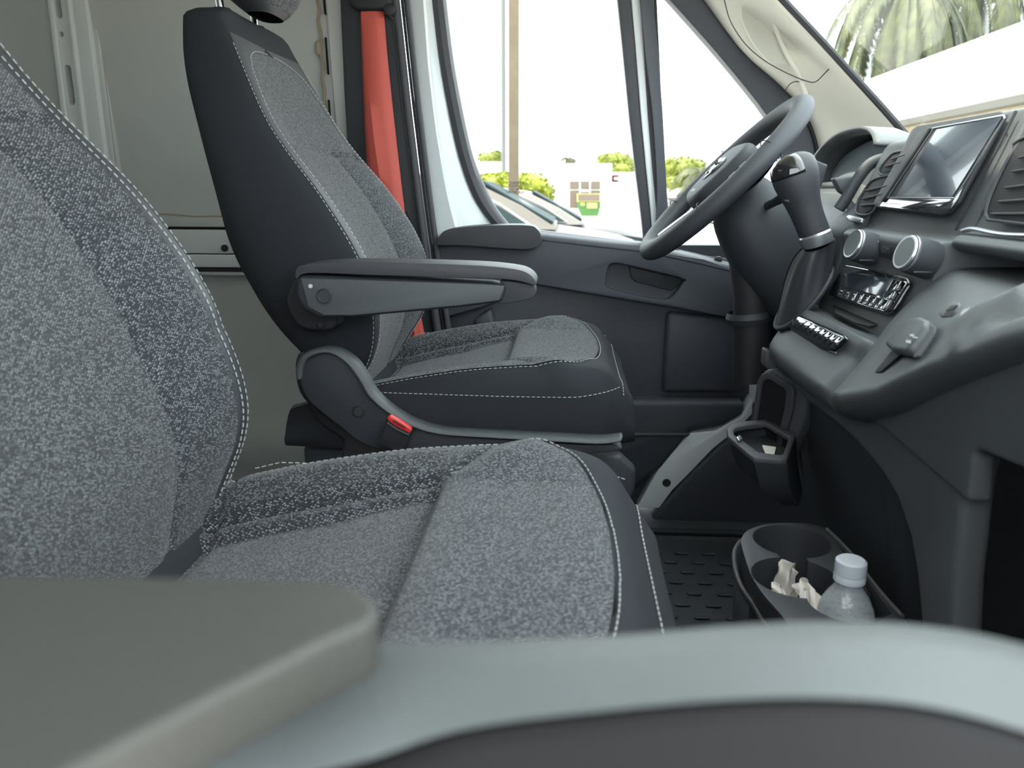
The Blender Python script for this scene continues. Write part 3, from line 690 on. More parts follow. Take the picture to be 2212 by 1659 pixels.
P('buckle_slot',pix([(837,911),(858,925),(884,938),(883,941),(856,929),(836,914)],Y=1.060),(0,.004,0),M['silver'],bk)
# ================================================================== DASHBOARD
def onpl(px,py,n,p0):
    n=Vector(n);p0=Vector(p0); d=fw+rt*((px-1106)/F)-up*((py-829.5)/F); return CAM+d*((p0-CAM).dot(n)/d.dot(n))
SN=(1,0,-.368); SP=(.434,1,.774)
TN=(1,0,.079); TP=(.4016,1,.719)
HN=(1,0,-.476); HP=(.400,1,.694)
KN=(1,0,-.375); KP=(.343,1,.629)
def onS(pl,off=0): 
    n=Vector(SN).normalized(); return [onpl(x,y,SN,Vector(SP)-n*off) for x,y in pl]
def onN(pl,N,Pp,off=0):
    n=Vector(N).normalized(); return [onpl(x,y,N,Vector(Pp)-n*off) for x,y in pl]
dash=thing('dashboard','dark plastic van dashboard with centre console, screen, knobs and trays','dashboard',(.55,1.0,.7))
# upper centre body
prof=[(.492,.886),(.480,.884),(.4405,.776),(.4335,.752),(.430,.747),(.406,.744),(.400,.738),(.403,.700),(.383,.650),(.376,.636),(.376,.60),(.60,.55),(.80,.70),(.80,.80),(.60,.87)]
MB().prism([Vector((x,.878,z)) for x,z in prof],(0,.292,0)).build('centre_stack',M['plastic'],dash,bevel=.004)
vprof=[(.50,.872),(.482,.868),(.444,.768),(.430,.748),(.45,.735),(.60,.70),(.62,.86)]
MB().prism([Vector((x,1.165,z)) for x,z in vprof],(0,.10,0)).build('vent_housing',M['plastic2'],dash,bevel=.012,seg=4)
# passenger upper panel
pprof=[(.50,.884),(.484,.880),(.440,.770),(.434,.757),(.418,.752),(.412,.744),(.422,.735),(.52,.728),(.60,.72),(.72,.87)]
MB().prism([Vector((x,.10,z)) for x,z in pprof],(0,.774,0)).build('passenger_panel',M['plastic'],dash,bevel=.006)
MB().prism([Vector(q) for q in((.53,.10,.74),(.53,.10,.60),(.60,.10,.60),(.60,.10,.74))],(0,.78,0)).build('storage_back',M['plastic2'],dash)
# top cover to the windshield
rows=[]
for y in[.08,.3,.5,.7,.9,1.05,1.12,1.16,1.20,1.24,1.28,1.4,1.6,1.78]:
    k_=max(0,min(1,(y-1.12)/.14)); rows.append([Vector(q) for q in((.484,y,.868-.056*k_),(.52,y,.874-.056*k_),(.62,y,.862-.044*k_),(.74,y,.80-.015*k_),(.86,y,.70),(.86,y,.62))])
MB().grid(rows).build('top_cover',M['plastic'],dash,solid=.01)
# driver side panels
dprof=[(.50,.805),(.478,.80),(.472,.79),(.46,.74),(.43,.66),(.40,.60),(.43,.50),(.55,.42),(.80,.5),(.80,.80),(.62,.808)]
MB().prism([Vector((x,1.255,z)) for x,z in dprof],(0,.555,0)).build('driver_panel',M['plastic'],dash,bevel=.02,seg=4)
MB().prism([Vector(q) for q in((.40,1.168,.74),(.47,1.168,.80),(.60,1.168,.8),(.60,1.168,.5),(.42,1.168,.5),(.385,1.168,.63))],(0,.1,0)).build('column_side_panel',M['plastic2'],dash,bevel=.01)
# cluster hood
rows=[];N=26
for k,(x,sy,h,zb) in enumerate(((.470,.150,.075,.815),(.452,.163,.090,.808),(.450,.168,.097,.805),(.462,.170,.100,.803),(.50,.166,.096,.805),(.56,.155,.080,.81),(.62,.14,.055,.815),(.67,.12,.03,.82))):
    r=[]
    for i in range(N+1):
        a=math.pi*.80*i/N; s=abs(math.sin(a))**.8; xx=x+(.04*(1-s) if k<5 else 0)*(-.3)+.035*max(0,math.cos(a))*0
        r.append(Vector((x+.030*s*(k<5),1.418+sy*math.copysign(abs(math.cos(a))**.8,math.cos(a)),zb+h*s)))
    rows.append(r)
MB().grid(rows).build('cluster_hood',M['plastic'],dash,solid=.006,soff=-1,auto=False)
MB().prism([Vector(q) for q in((.50,1.27,.80),(.54,1.27,.885),(.56,1.27,.885),(.53,1.27,.80))],(0,.29,0)).build('instrument_cluster',M['plastic2'],dash)
MB().prism(cr([Vector(q) for q in((.505,1.29,.808),(.515,1.29,.85),(.535,1.34,.876),(.54,1.42,.884),(.535,1.50,.876),(.515,1.545,.85),(.505,1.545,.808))],4,closed=True),(-.004,0,.002)).build('cluster_lens',M['dial'],dash)
P('cluster_side_lens',cr(pix([(1885,350),(1925,344),(1938,352),(1912,380),(1880,425),(1856,458),(1838,455),(1826,440),(1850,400)],Y=1.285),3,closed=True),(0,.01,0),M['dial'],dash,bevel=.002)
MB().tube(cr([at(x,y,Y=q_) for x,y,q_ in((1938,340,1.27),(1908,343,1.272),(1878,356,1.274),(1852,388,1.274),(1830,425,1.274),(1812,452,1.274))],5),[.006]*5+[.009]*21,n=10,sx=1,sy=.6).build('cluster_rim',M['plastic2'],dash)
P('cluster_film',pix([(1838,392),(1858,396),(1878,404),(1868,426),(1850,446),(1838,430)],Y=1.283),(0,.001,0),M['beige2'],dash)
P('cluster_surround',pix([(1800,385),(1870,376),(1905,372),(1880,420),(1845,432),(1815,415)],Y=1.31),(0,.02,0),M['plastic'],dash,bevel=.004)
# left air vent near the wheel
P('side_vent',cr(pix([(1768,398),(1800,382),(1812,384),(1808,402),(1780,428),(1768,425)],Y=1.60),4,closed=True),(0,.05,0),M['plastic2'],dash,bevel=.004)
MB().tube(cr(pix([(1770,402),(1785,394),(1806,390)],Y=1.598),5),.0016,n=6).build('vent_trim',M['silver'],dash)
# ---------------- infotainment
def slab(name,pl,off,th,m,par,bev=.002,plane=(SN,SP),seg=3):
    n=-Vector(plane[0]).normalized()
    return P(name,onN(pl,plane[0],plane[1],off),n*th,m,par,bevel=bev,seg=seg)
scr=slab('screen_bezel',[(1982,280),(1990,274),(2170,243),(2180,246),(2178,254),(2078,440),(2056,463),(2040,468),(1905,452),(1895,447),(1896,438)],0,.006,M['plastic2'],dash,.002)
slab('touch_screen',[(2024,280),(2166,252),(2058,425),(1936,425)],.0065,.0006,M['screen'],scr,0)
mb=MB()
for a,b in(((2014,277),(2168,249)),((2168,249),(2170,256)),((2170,256),(2062,428)),((1917,427),(2062,428)),((1917,427),(2016,278))):
    mb.tube(onS([a,b],.0072),.0009,n=6)
mb.build('screen_border',M['silver'],scr)
slab('screen_gloss_bar',[(1920,429),(2061,430),(2082,405),(2066,444),(2048,459),(2034,462),(1902,446),(1906,438)],.0062,.0012,M['piano'],scr,.0004)
slab('screen_frame_bar',[(1988,288),(2014,277),(1918,427),(1908,438)],.0062,.004,M['plastic2'],scr,.0015)
# centre vent (driver side)
def onS2(pl,off=0):
    if isinstance(pl[0],Vector): return [p-Vector(SN).normalized()*off for p in pl]
    return onS(pl,off)
def grille(pl,bars,par,nm='air_vent'):
    pts=cr(onS2(pl,.004),4,closed=True); c=sum(pts,Vector())/len(pts)
    g=MB().prism(onS2(pl,.0005),-Vector(SN).normalized()*.003).build(nm,M['black'],par,bevel=.001)
    MB().tube(pts+[pts[0]],.0017,n=8,cap=False).build('vent_ring',M['seal'],g)
    for a,b in bars:
        MB().tube(onS2([a,b],.0055),.0013,n=8).build('vent_vane',M['seal'],g)
    return g
grille([(1848,452),(1856,430),(1882,392),(1916,380),(1924,384),(1902,428),(1884,458),(1870,464),(1852,462)],[((1862,430),(1904,420)),((1870,412),(1914,402)),((1858,444),(1894,440))],dash)
grille([(1898,372),(1905,358),(1928,332),(1950,326),(1966,322),(1952,350),(1938,368),(1908,378)],[((1912,360),(1946,350)),((1926,344),(1956,334))],dash)
slab('vent_lower_trim',[(1834,470),(1842,466),(1870,474),(1866,484),(1842,482)],.004,.006,M['silver'],dash,.002)
# passenger-side centre vent
SV=lambda y,z:Vector((.434+.368*(z-.774),y,z))
grille(onS([(2212,304),(2190,338),(2172,372),(2148,425),(2138,460),(2142,474),(2160,480)])+[SV(*q_) for q_ in((.66,.766),(.648,.772),(.645,.80),(.648,.858),(.655,.866),(.74,.868))],[(onS([a_])[0],SV(.655,b_)) for a_,b_ in(((2153,466),.780),((2168,440),.796),((2182,410),.812),((2198,375),.828),((2212,345),.844))],dash)
MB().tube(cr(onS([(2078,499),(2100,494),(2140,502),(2180,507),(2260,509)],.004),5),.0022,n=8).build('ledge_trim',M['silver'],dash)
MB().tube(onS([(2195,240),(2150,330),(2064,498)],.0025),.0018,n=6).build('stack_seam',M['rubber'],dash)
# knobs
def knob(face,r,L,nm):
    n=Vector((-.95,-.12,.30)).normalized(); c=onpl(*face,(1,0,-.2),Vector(TP)-Vector((L,0,0))); c-=n*0
    b=MB().lathe([(0,-L),(r*1.03,-L),(r*1.03,-L*.22),(r*.98,-L*.12),(r*.98,0)],c,n,40).build(nm,M['plastic2'],dash)
    MB().lathe([(r*.985,-L*.16),(r*1.0,-L*.1),(r*.97,-.0005),(r*.9,.0018),(r*.80,.0018),(r*.79,.0002)],c,n,40).build('knob_ring',M['silver'],b)
    MB().lathe([(0,.0022),(r*.79,.0020),(r*.8,-.001)],c,n,40).build('knob_cap',M['knobcap'],b)
    MB().box(c-n*L*.5+Vector((0,-r*.75,-r*.74)),(L*.6,.0012,.0012)).build('knob_notch',M['mark2'],b)
knob((1843,527),.0205,.030,'volume_knob'); knob((1956,545),.0205,.032,'tuning_knob')
rp=onN([(1886,520),(1945,530),(1990,590),(1890,553),(1862,560)],TN,TP,.0002)
MB().prism(onN([(1875,524),(1960,537),(1985,575),(1890,552),(1860,563)],TN,TP,.0003),Vector((-1,0,.2))*.0006).build('logo_plate',M['plastic2'],dash,bevel=.0004)
text('embossed_letters','RAM',onN([(1912,541)],TN,TP,.0016)[0],(0,-1,0),(-.079,0,1),.0125,M['mark2'],dash,depth=.0002)
slab('status_light',[(1886,518),(1898,520),(1898,523),(1886,521)],.0005,.0006,M['mark'],dash,0,(TN,TP))
# HVAC panel
hp=slab('climate_panel',[(1830,577),(1838,575),(1962,600),(1972,606),(1975,616),(1938,676),(1928,682),(1916,682),(1800,644),(1796,638)],0,.007,M['piano'],dash,.003,(HN,HP))
Q=[(1832,584),(1958,606),(1919,676),(1802,640)]     # TL TR BR BL
def q(u,v,Q=Q): 
    a=[Q[0][i]+(Q[1][i]-Q[0][i])*u for i in(0,1)];b=[Q[3][i]+(Q[2][i]-Q[3][i])*u for i in(0,1)]; return (a[0]+(b[0]-a[0])*v,a[1]+(b[1]-a[1])*v)
slab('climate_display',[q(.02,.05),q(.80,.02),q(.80,.60),q(.02,.60)],.0072,.0008,M['screen'],hp,.0003,(HN,HP))
for i in range(7):
    u0=.02+i*.118; kk=slab('climate_button',[q(u0,.66),q(u0+.108,.66),q(u0+.108,.97),q(u0,.97)],.0072,.0016,M['piano'],hp,.0005,(HN,HP))
    slab('button_icon',[q(u0+.035,.73),q(u0+.075,.73),q(u0+.075,.77),q(u0+.035,.77)],.0088,.0002,M['mark'],kk,0,(HN,HP))
    slab('button_icon',[q(u0+.03,.84),q(u0+.08,.84),q(u0+.06,.90),q(u0+.03,.90)],.0088,.0002,M['mark2'],kk,0,(HN,HP))
for j,(v0,v1) in enumerate(((.05,.36),(.38,.64),(.66,.97))):
    kk=slab('temperature_button',[q(.855,v0),q(.985,v0),q(.985,v1),q(.855,v1)],.0072,.0034,M['piano'],hp,.0008,(HN,HP))
    if j==0: text('button_arrow','^',onN([q(.92,.26)],HN,HP,.0112)[0],(0,-1,0),(.4,0,1),.012,M['mark'],kk,depth=.0001)
# ---------------- shelf / console lip
def prof(y):
    zl=itp(y,[(.2,.725),(.51,.717),(.575,.688),(.67,.648),(.75,.608),(.85,.574),(1.0,.567),(1.25,.567)])
    xl=itp(y,[(.2,.308),(1.12,.308),(1.19,.318),(1.225,.345),(1.24,.38)])
    g=max(.3,min(1,(y-.45)/.42))
    if y>=.868:
        p=[(.388,.628),(.386,.624),(.352,.626),(.344,.628),(xl+.030,.606),(xl+.014,.590),(xl+.004,.578),(xl,zl),(xl+.004,zl-.012),(xl+.018,zl-.022),(xl+.05,zl-.026)]
    else:
        zt=max(zl+.006,.708); k=min(1,(.868-y)/.04)
        p=[(.53,.714),(.46,.714),(.41,zt),(.365,itp(y,[(.5,.715),(.75,.690),(.87,.660)])),(xl+.034,zl+(.05 if zl<.68 else .004)),(xl+.018,zl+(.026 if zl<.68 else .003)),(xl+.006,zl+.009),(xl,zl),(xl+.004,zl-.012*g),(xl+.018,zl-.022*g),(xl+.05,zl-.026*g)]
    return [Vector((x,y,z)) for x,z in p]
ys=[.12,.25,.4,.5,.55,.6,.65,.7,.75,.8,.84,.862]
MB().grid([cr(prof(y),4) for y in ys]).build('passenger_tray',M['plastic'],dash,solid=.005,soff=1,auto=False)
ys=[.868,.9,.95,1.0,1.05,1.1,1.14,1.17,1.2,1.22,1.235,1.242]
MB().grid([cr(prof(y),4) for y in ys]).build('console_shelf',M['plastic'],dash,solid=.005,soff=1,auto=False)
MB().tube(cr([p+Vector((-.001,0,.0004)) for p in [prof(.866)[i] for i in range(3,9)]],3),.0011,n=6).build('shelf_seam',M['rubber'],dash)
MB().tube(cr([p+Vector((-.001,0,.0004)) for p in [prof(1.155)[i] for i in range(3,9)]],3),.0009,n=6).build('shelf_seam',M['rubber'],dash)
# slot under climate panel
slab('coin_slot',[(1798,658),(1812,658),(1850,678),(1904,697),(1896,704),(1876,707),(1846,699),(1804,678)],.001,.002,M['black'],dash,.001,((.2,0,-1),(.376,1,.638)))
# switch strip
sw=slab('switch_panel',[(1710,700),(1716,693),(1738,683),(1836,728),(1840,736),(1812,758),(1802,765),(1785,761),(1722,722),(1711,712)],0,.008,M['piano'],dash,.004,(KN,KP),4)
SQ=[(1737,687),(1832,731),(1806,757),(1716,702)]
for i in range(8):
    u0=.02+i*.121
    kk=slab('rocker_switch',[q(u0,.12,SQ),q(u0+.112,.12,SQ),q(u0+.112,.98,SQ),q(u0,.98,SQ)],.0082,.0024,M['piano'],sw,.0008,(KN,KP))
    slab('switch_icon',[q(u0+.035,.55,SQ),q(u0+.075,.55,SQ),q(u0+.075,.66,SQ),q(u0+.035,.66,SQ)],.0107,.0002,M['mark2'],kk,0,(KN,KP))
MB().tube(cr(onN([(1712,708),(1740,728),(1790,757),(1806,762)],KN,KP,.006),4),.0012,n=6).build('switch_trim',M['silver'],sw)
# USB port, tray items
A=Vector((.308,.75,.607));B=Vector((.363,.75,.690));Cq=Vector((.308,.67,.648)); UN=(B-A).cross(Cq-A).normalized(); UN=UN if UN.x>0 else -UN
UP=A-UN*.001
us=slab('usb_port',[(2034,683),(2040,672),(2056,659),(2064,656),(2078,658),(2078,664),(2068,676),(2058,686),(2038,688)],.019,.003,M['mark2'],dash,.001,(UN,UP))
for a in ([(2045,672),(2056,662),(2070,660),(2060,670)],[(2040,684),(2044,675),(2060,674),(2052,685)]):
    slab('usb_socket',a,.0222,.0008,M['black'],us,0,(UN,UP))
text('usb_symbol','Ψ',onN([(2080,676)],UN,UP,.021)[0],(0,-.9,.35),(.5,0,.6),.011,M['mark'],dash,depth=.0001)
slab('pocket_slot',[(1878,797),(1890,792),(1932,757),(1948,760),(1950,766),(1905,806),(1892,808)],.006,.002,M['black'],dash,.001,(UN,UP))
hb=slab('phone_holder',[(1930,756),(1985,700),(2008,697),(2026,706),(2024,716),(1984,770),(1974,776),(1945,770)],.006,.012,M['plastic'],dash,.005,(UN,UP),4)
slab('holder_lip',[(2012,702),(2028,710),(2026,720),(1990,774),(1980,778),(1978,774),(2012,722)],.016,.003,M['seal'],hb,.0015,(UN,UP))
for a in([(1966,722),(1974,722),(1974,727),(1966,727)],[(1972,727),(1982,728),(1982,731),(1972,730)],[(1958,734),(1968,736),(1967,742),(1957,740)]):
    slab('holder_symbol',a,.0185,.0002,M['mark'],hb,0,(UN,UP))
# lower knee panel and console
kp=[(1690,800),(1712,838),(1740,868),(1800,915),(1850,962),(1900,1022),(1935,1080),(1962,1160),(1976,1240),(1984,1330),(1990,1440),(1995,1600),(2060,1600),(2052,1400),(2058,1250),(2075,1090),(2084,1020),(2098,975),(2112,970),(2212,1012),((.12,.50),None),((.12,.695),None),(2212,724),(2130,770),(2000,830),(1960,860),(1900,872),(1850,862),(1790,826),(1730,790)]
KV=[at(x,y,X=.338) if y is not None else Vector((.338,*x)) for x,y in kp]
P('knee_panel',KV,(.03,0,0),M['plastic'],dash,bevel=.010,seg=4)
P('glovebox_panel',[at(x,y,X=.332) if y is not None else Vector((.332,*x)) for x,y in((1855,880),(2000,1010),(2090,1085),(2100,980),(2112,972),(2212,1014),((.14,.51),None),((.14,.685),None),(2212,745),(2040,830),(1960,872),(1900,884))],(.02,0,0),M['plastic'],dash,bevel=.006,seg=3)
P('lower_console',[Vector((x,.83,z)) for x,z in((.345,.60),(.352,.545),(.368,.44),(.395,.30),(.44,.15),(.46,0),(.9,0),(.9,.60))],(0,.37,0),M['plastic2'],dash,bevel=.02,seg=4)
P('lower_console_side',[Vector((x,1.19,z)) for x,z in((.36,.60),(.352,.52),(.375,.40),(.42,.28),(.60,.10),(.9,.10),(.9,.60))],(0,.06,0),M['plastic2'],dash,bevel=.02,seg=4)
P('footwell_liner',[Vector((x,.06,z)) for x,z in((.62,.02),(.60,.5),(.9,.6),(1.04,.6),(1.04,.02))],(0,.72,0),M['plastic'],dash,bevel=.02)
# textured corner below the lip, trim under the driver side
P('lip_corner',pix([(1655,755),(1668,760),(1720,800),(1742,838),(1700,830),(1652,792)],Y=1.19),(0,.03,0),M['plastic'],dash,bevel=.004)
P('column_lower_trim',pix([(1618,620),(1640,650),(1668,670),(1672,700),(1655,765),(1640,770),(1622,700)],Y=1.50),(0,.06,0),M['plastic'],dash,bevel=.006)
P('column_lower_panel',pix([(1600,560),(1660,540),(1760,520),(1780,640),(1700,800),(1660,830),(1640,760),(1622,690)],Y=1.56),(0,.06,0),M['plastic2'],dash,bevel=.01)
# fold-out holder on the lower console
ho=thing('folding_holder','open lidded storage holder with silver rim on the lower console','holder',tuple(at(1650,1000,Y=1.15)))
def ly(px,py): return 1.205-(px-1612)/130*.10
lid=[(1616,978),(1640,815),(1650,800),(1668,796),(1735,838),(1743,852),(1737,905),(1700,988)]
def lp(pl,o=0): return [at(x,y,Y=ly(x,y)-o) for x,y in pl]
nn=Vector((.90,.35,.1)).normalized()
P('holder_lid',lp(lid),nn*.022,M['plastic'],ho,bevel=.006,seg=4)
f1=[(1620,975),(1643,820),(1652,806),(1668,803),(1716,832),(1722,845),(1716,890),(1688,984)]
f2=[(1628,970),(1649,832),(1656,820),(1668,818),(1700,838),(1705,848),(1700,885),(1678,978)]
a=lp(f1,.001);b=lp(f2,.001); frame('lid_frame',a,b,-nn*.006,M['seal'],ho,bevel=.002)
P('lid_liner',lp(f2,.0),-nn*.001,M['black'],ho)
P('lid_hinge_plate',[p+nn*.026 for p in lp([(1625,975),(1652,800),(1672,792),(1745,832),(1756,850),(1748,905),(1712,985)])],nn*.006,M['plastic2'],ho,bevel=.003)
R1=[(1570,925),(1580,915),(1610,909),(1660,905),(1720,940),(1700,992),(1690,993),(1628,988),(1615,978),(1573,942)]
R2=[(1584,930),(1590,924),(1612,919),(1655,914),(1705,944),(1692,980),(1684,982),(1638,976),(1628,968),(1586,939)]
a=pix(R1,Z=.452);b=pix(R2,Z=.452); frame('tray_rim',a,b,(0,0,-.008),M['seal'],ho,bevel=.002)
cc=sum(a,Vector())/len(a)
MB().grid([[p+Vector((0,0,-.004)) for p in a],[cc+(p-cc)*.9+Vector((.012,0,-.045)) for p in a],[cc+(p-cc)*.5+Vector((.045,0,-.085)) for p in a],[cc+Vector((.05,0,-.088)) for p in a]],cv=True).build('tray_body',M['plastic2'],ho)
MB().prism([p+Vector((0,0,-.02)) for p in b],(0,0,-.003)).build('tray_floor',M['black'],ho)
P('rim_latch',pix([(1590,948),(1598,943),(1604,950),(1596,956)],Z=.4535),(0,0,.003),M['silver'],ho,bevel=.001)
pp=tag(P('folded_paper',pix([(1646,964),(1676,968),(1672,985),(1654,984)],Z=.437),(0,0,.002),M['tissue']),'small white folded paper lying in the open console holder','paper')
# ================================================================== SHIFTER
sh=thing('gear_shifter','black gear lever with gloss top cap and leather boot on the console','gear lever',tuple(at(1725,660,Y=1.15)))
base=at(1760,505,Y=1.13); top=at(1716,352,Y=1.13); ax=(top-base); L=ax.length; ax.normalize(); sx_=Vector((0,1,0)); fx_=sx_.cross(ax).normalized()
rows=[];tb=[(0,.0195,.0195),(.03,.021,.020),(.25,.0215,.021),(.45,.0235,.023),(.62,.0275,.026),(.78,.031,.028),(.92,.031,.0275),(1.02,.028,.024),(1.09,.020,.017),(1.125,.010,.009),(1.13,.001,.001)]
for t,a_,b_ in tb:
    c=base+ax*(L*t)+fx_*(-.004*math.sin(t*2.4))
    rows.append([c+fx_*math.cos(k*math.pi/14)*a_+sx_*math.sin(k*math.pi/14)*b_ for k in range(28)])
sm=[]
for k in range(28): sm.append(cr([r[k] for r in rows],4))
kn=MB().grid([[sm[k][i] for k in range(28)] for i in range(len(sm[0]))],cv=True).build('shift_knob',M['leather'],sh,auto=False)
# gloss cap covering the driver-facing side of the top
rows2=[]
for i in range(22,len(sm[0])):
    r=[]
    for k in range(28):
        pass
    c=sum([sm[k][i] for k in range(28)],Vector())/28
    r=[c+(sm[k%28][i]-c)*1.03+ax*.0008 for k in range(9,23)]; rows2.append(r)
MB().grid(rows2).build('knob_cap',M['piano'],kn,solid=.001,auto=False)
MB().lathe([(.021,-.016),(.022,-.013),(.0225,-.001),(.020,.002),(.017,.002)],base,ax,32).build('shift_collar',M['silver'],sh)
MB().tube(cr([base+ax*(L*.62)-fx_*.0275-sx_*.004,base+ax*(L*.58)-fx_*.0268-sx_*.01,base+ax*(L*.56)-fx_*.024-sx_*.015],3),.002,n=8).build('shift_button',M['silver'],kn)
bc=at(1728,655,Y=1.165); d1=(at(1790,590,Y=1.15)-at(1672,705,Y=1.19)); hl=d1.length/2; d1.normalize(); d2=Vector((0,1,0)); d2=(d2-d1*d2.dot(d1)).normalized()
bc=(at(1790,590,Y=1.15)+at(1672,705,Y=1.19))/2+d1*.005
rows=[]
NB=40
for t in [0,.02,.12,.25,.4,.55,.7,.85,.95,1]:
    c=bc.lerp(base-ax*.016,t**.9); s=(1-t); r=[]
    for k in range(NB):
        a=2*math.pi*k/NB
        s=max(0,s); a1=hl*1.02*s**1.2+.020*(1-s**1.2); b1=.050*s**1.1+.020*(1-s**1.1)
        w_=1+.10*math.sin(a*3+.6)*math.sin(math.pi*t)+.06*math.cos(a*7)*math.sin(math.pi*t)
        da=d1.lerp(fx_*-1 if fx_.dot(d1)<0 else fx_,t); 
        r.append(c+da*math.cos(a)*a1*w_+d2*math.sin(a)*b1*w_+Vector((0,0,.018*math.sin(math.pi*t))))
    rows.append(r)
sm=[cr([r[k] for r in rows],3) for k in range(NB)]
bt=MB().grid([[sm[k][i] for k in range(NB)] for i in range(len(sm[0]))],cv=True).build('shift_boot',M['leather'],sh,auto=False)
MB().tube([sm[17][i]+Vector((-.001,-.001,0)) for i in range(2,len(sm[0])-3)],.0012,n=6).build('boot_seam',M['rubber'],bt)
rg=[rows[0][k] for k in range(NB)]; MB().tube(rg,.004,n=8,closed=True).build('boot_ring',M['plastic2'],sh)
# ================================================================== STEERING WHEEL
WC=Vector((.264,1.385,.816)); wu=Vector((0,1,0)); wv=Vector((.70,0,.714)).normalized(); wn=wu.cross(wv); wn=-wn if wn.x>0 else wn
sw=thing('steering_wheel','dark leather-look steering wheel with airbag hub and chrome emblem','steering wheel',tuple(WC))
def wp(u,v,n=0): return WC+wu*u+wv*v+wn*n
R_=.166
MB().tube([wp(R_*math.cos(a),R_*math.sin(a)) for a in[2*math.pi*k/72 for k in range(72)]],.0195,n=18,closed=True,sx=.85,sy=1,upv=wn).build('rim',M['wheel'],sw,auto=False)
for a0 in(.35,-.45,math.pi-.35,math.pi+.45): 
    pts=[wp(R_*math.cos(a0)+.0168*math.cos(t)*math.cos(a0),R_*math.sin(a0)+.0168*math.cos(t)*math.sin(a0),.0200*math.sin(t)) for t in[2*math.pi*k/16 for k in range(16)]]
    MB().tube(pts,.0009,n=5,closed=True).build('rim_seam',M['rubber'],sw)
hub=cr([wp(u,v,-.018) for u,v in((0,.070),(.05,.066),(.080,.045),(.078,0),(.055,-.052),(0,-.066),(-.055,-.052),(-.078,0),(-.080,.045),(-.05,.066))],5,closed=True)
hb=P('airbag_cover',hub,wn*.040,M['wheel'],sw,bevel=.014,seg=5)
for sgn in(1,-1):
    for v0,v1,w0 in((.012,.02,.030),):
        rows=[]
        for t in[0,.25,.5,.75,1]:
            u=sgn*(.060+(.170-.060)*t); wd=.034-.010*math.sin(math.pi*t)+.008*t; th=.014
            n0=-.018-.004*math.sin(math.pi*t)+.012*t; vv=.005+.01*t
            rows.append([wp(u,vv+wd*math.cos(a),n0+th*math.sin(a)) for a in[2*math.pi*k/14 for k in range(14)]])
        MB().grid(rows,cv=True).build('spoke',M['plastic'],sw,sub=1,auto=False)
    rows=[]
    for t in[0,.25,.5,.75,1]:
        u=sgn*(.030+.035*t); v=-.045-.118*t; rows.append([wp(u+.016*math.cos(a),v,-.016+.012*t+.011*math.sin(a)) for a in[2*math.pi*k/12 for k in range(12)]])
    MB().grid(rows,cv=True).build('spoke',M['silver'],sw,sub=1,auto=False)
    sp_=P('wheel_switches',rrect(wp(sgn*.112,.012,.0),wu,wv,.036,.040,.008),wn*.006,M['piano'],sw,bevel=.002)
    for vv in(-.010,.012): MB().prism(rrect(wp(sgn*.112,.012+vv,.006),wu,wv,.028,.014,.004),wn*.003).build('switch_button',M['silver'],sp_,bevel=.001)
# ram-like emblem shapes: shield plate with two curled horns
em=MB().prism([wp(u,v,.0225) for u,v in((-.012,.010),(0,.020),(.012,.010),(.008,-.010),(0,-.022),(-.008,-.010))],wn*.002).build('emblem',M['chrome'],hb,bevel=.0008)
for sgn in(1,-1):
    MB().tube(cr([wp(sgn*u,v,.0245) for u,v in((.004,.016),(.016,.024),(.026,.016),(.027,.002),(.020,-.008),(.014,-.004),(.017,.004))],4),[.0028]*12+[.002]*13,n=8).build('emblem_horn',M['chrome'],em)
text('airbag_letters','AIRBAG',wp(0,-.046,.0223),-wu,wv,.0095,M['mark'],hb,depth=.0002)
# column shroud and stalk
co=thing('steering_column','dark steering column shroud with stalk levers behind the wheel','steering column',tuple(wp(0,0,-.15)))
rows=[]
for n_,ru,rv,dv in((-.030,.045,.045,0),(-.045,.060,.056,-.004),(-.075,.072,.066,-.008),(-.12,.074,.072,-.016),(-.17,.070,.072,-.024),(-.25,.06,.065,-.035)):
    rows.append([wp(ru*math.copysign(abs(math.cos(a))**.8,math.cos(a)),dv+rv*math.copysign(abs(math.sin(a))**.8,math.sin(a)),n_) for a in[2*math.pi*k/32 for k in range(32)]])
MB().grid(rows,cv=True).build('column_shroud',M['plastic2'],co,sub=1,auto=False)
MB().tube([wp(0,.0,-.018),wp(0,0,-.05)],.045,n=32).build('column_boss',M['plastic2'],co)
for sgn in(1,-1): 
    st=MB().tube(cr([wp(sgn*.05,.01,-.075),wp(sgn*.12,.025,-.070),wp(sgn*.19,.045,-.06)],5),[.007,.007,.007,.007,.007,.008,.009,.010,.011,.011,.010],n=12,sx=1,sy=.7); st.build('stalk_lever',M['plastic2'],co)
P('stalk_tip',pix([(1750,348),(1762,345),(1778,352),(1790,356),(1786,366),(1776,402),(1768,408),(1752,402)],Y=1.20) ,(0,.02,0),M['plastic2'],co,bevel=.003)
MB().tube([wp(0,-.03,-.09),wp(0,-.10,-.19),wp(0,-.20,-.30)],.032,n=20).build('column_shaft',M['rubber'],co)
MB().lathe([(.036,-.01),(.040,0),(.036,.01)],wp(0,-.125,-.21),wp(0,-.20,-.30)-wp(0,-.12,-.20),24).build('shaft_clamp',M['plastic2'],co)
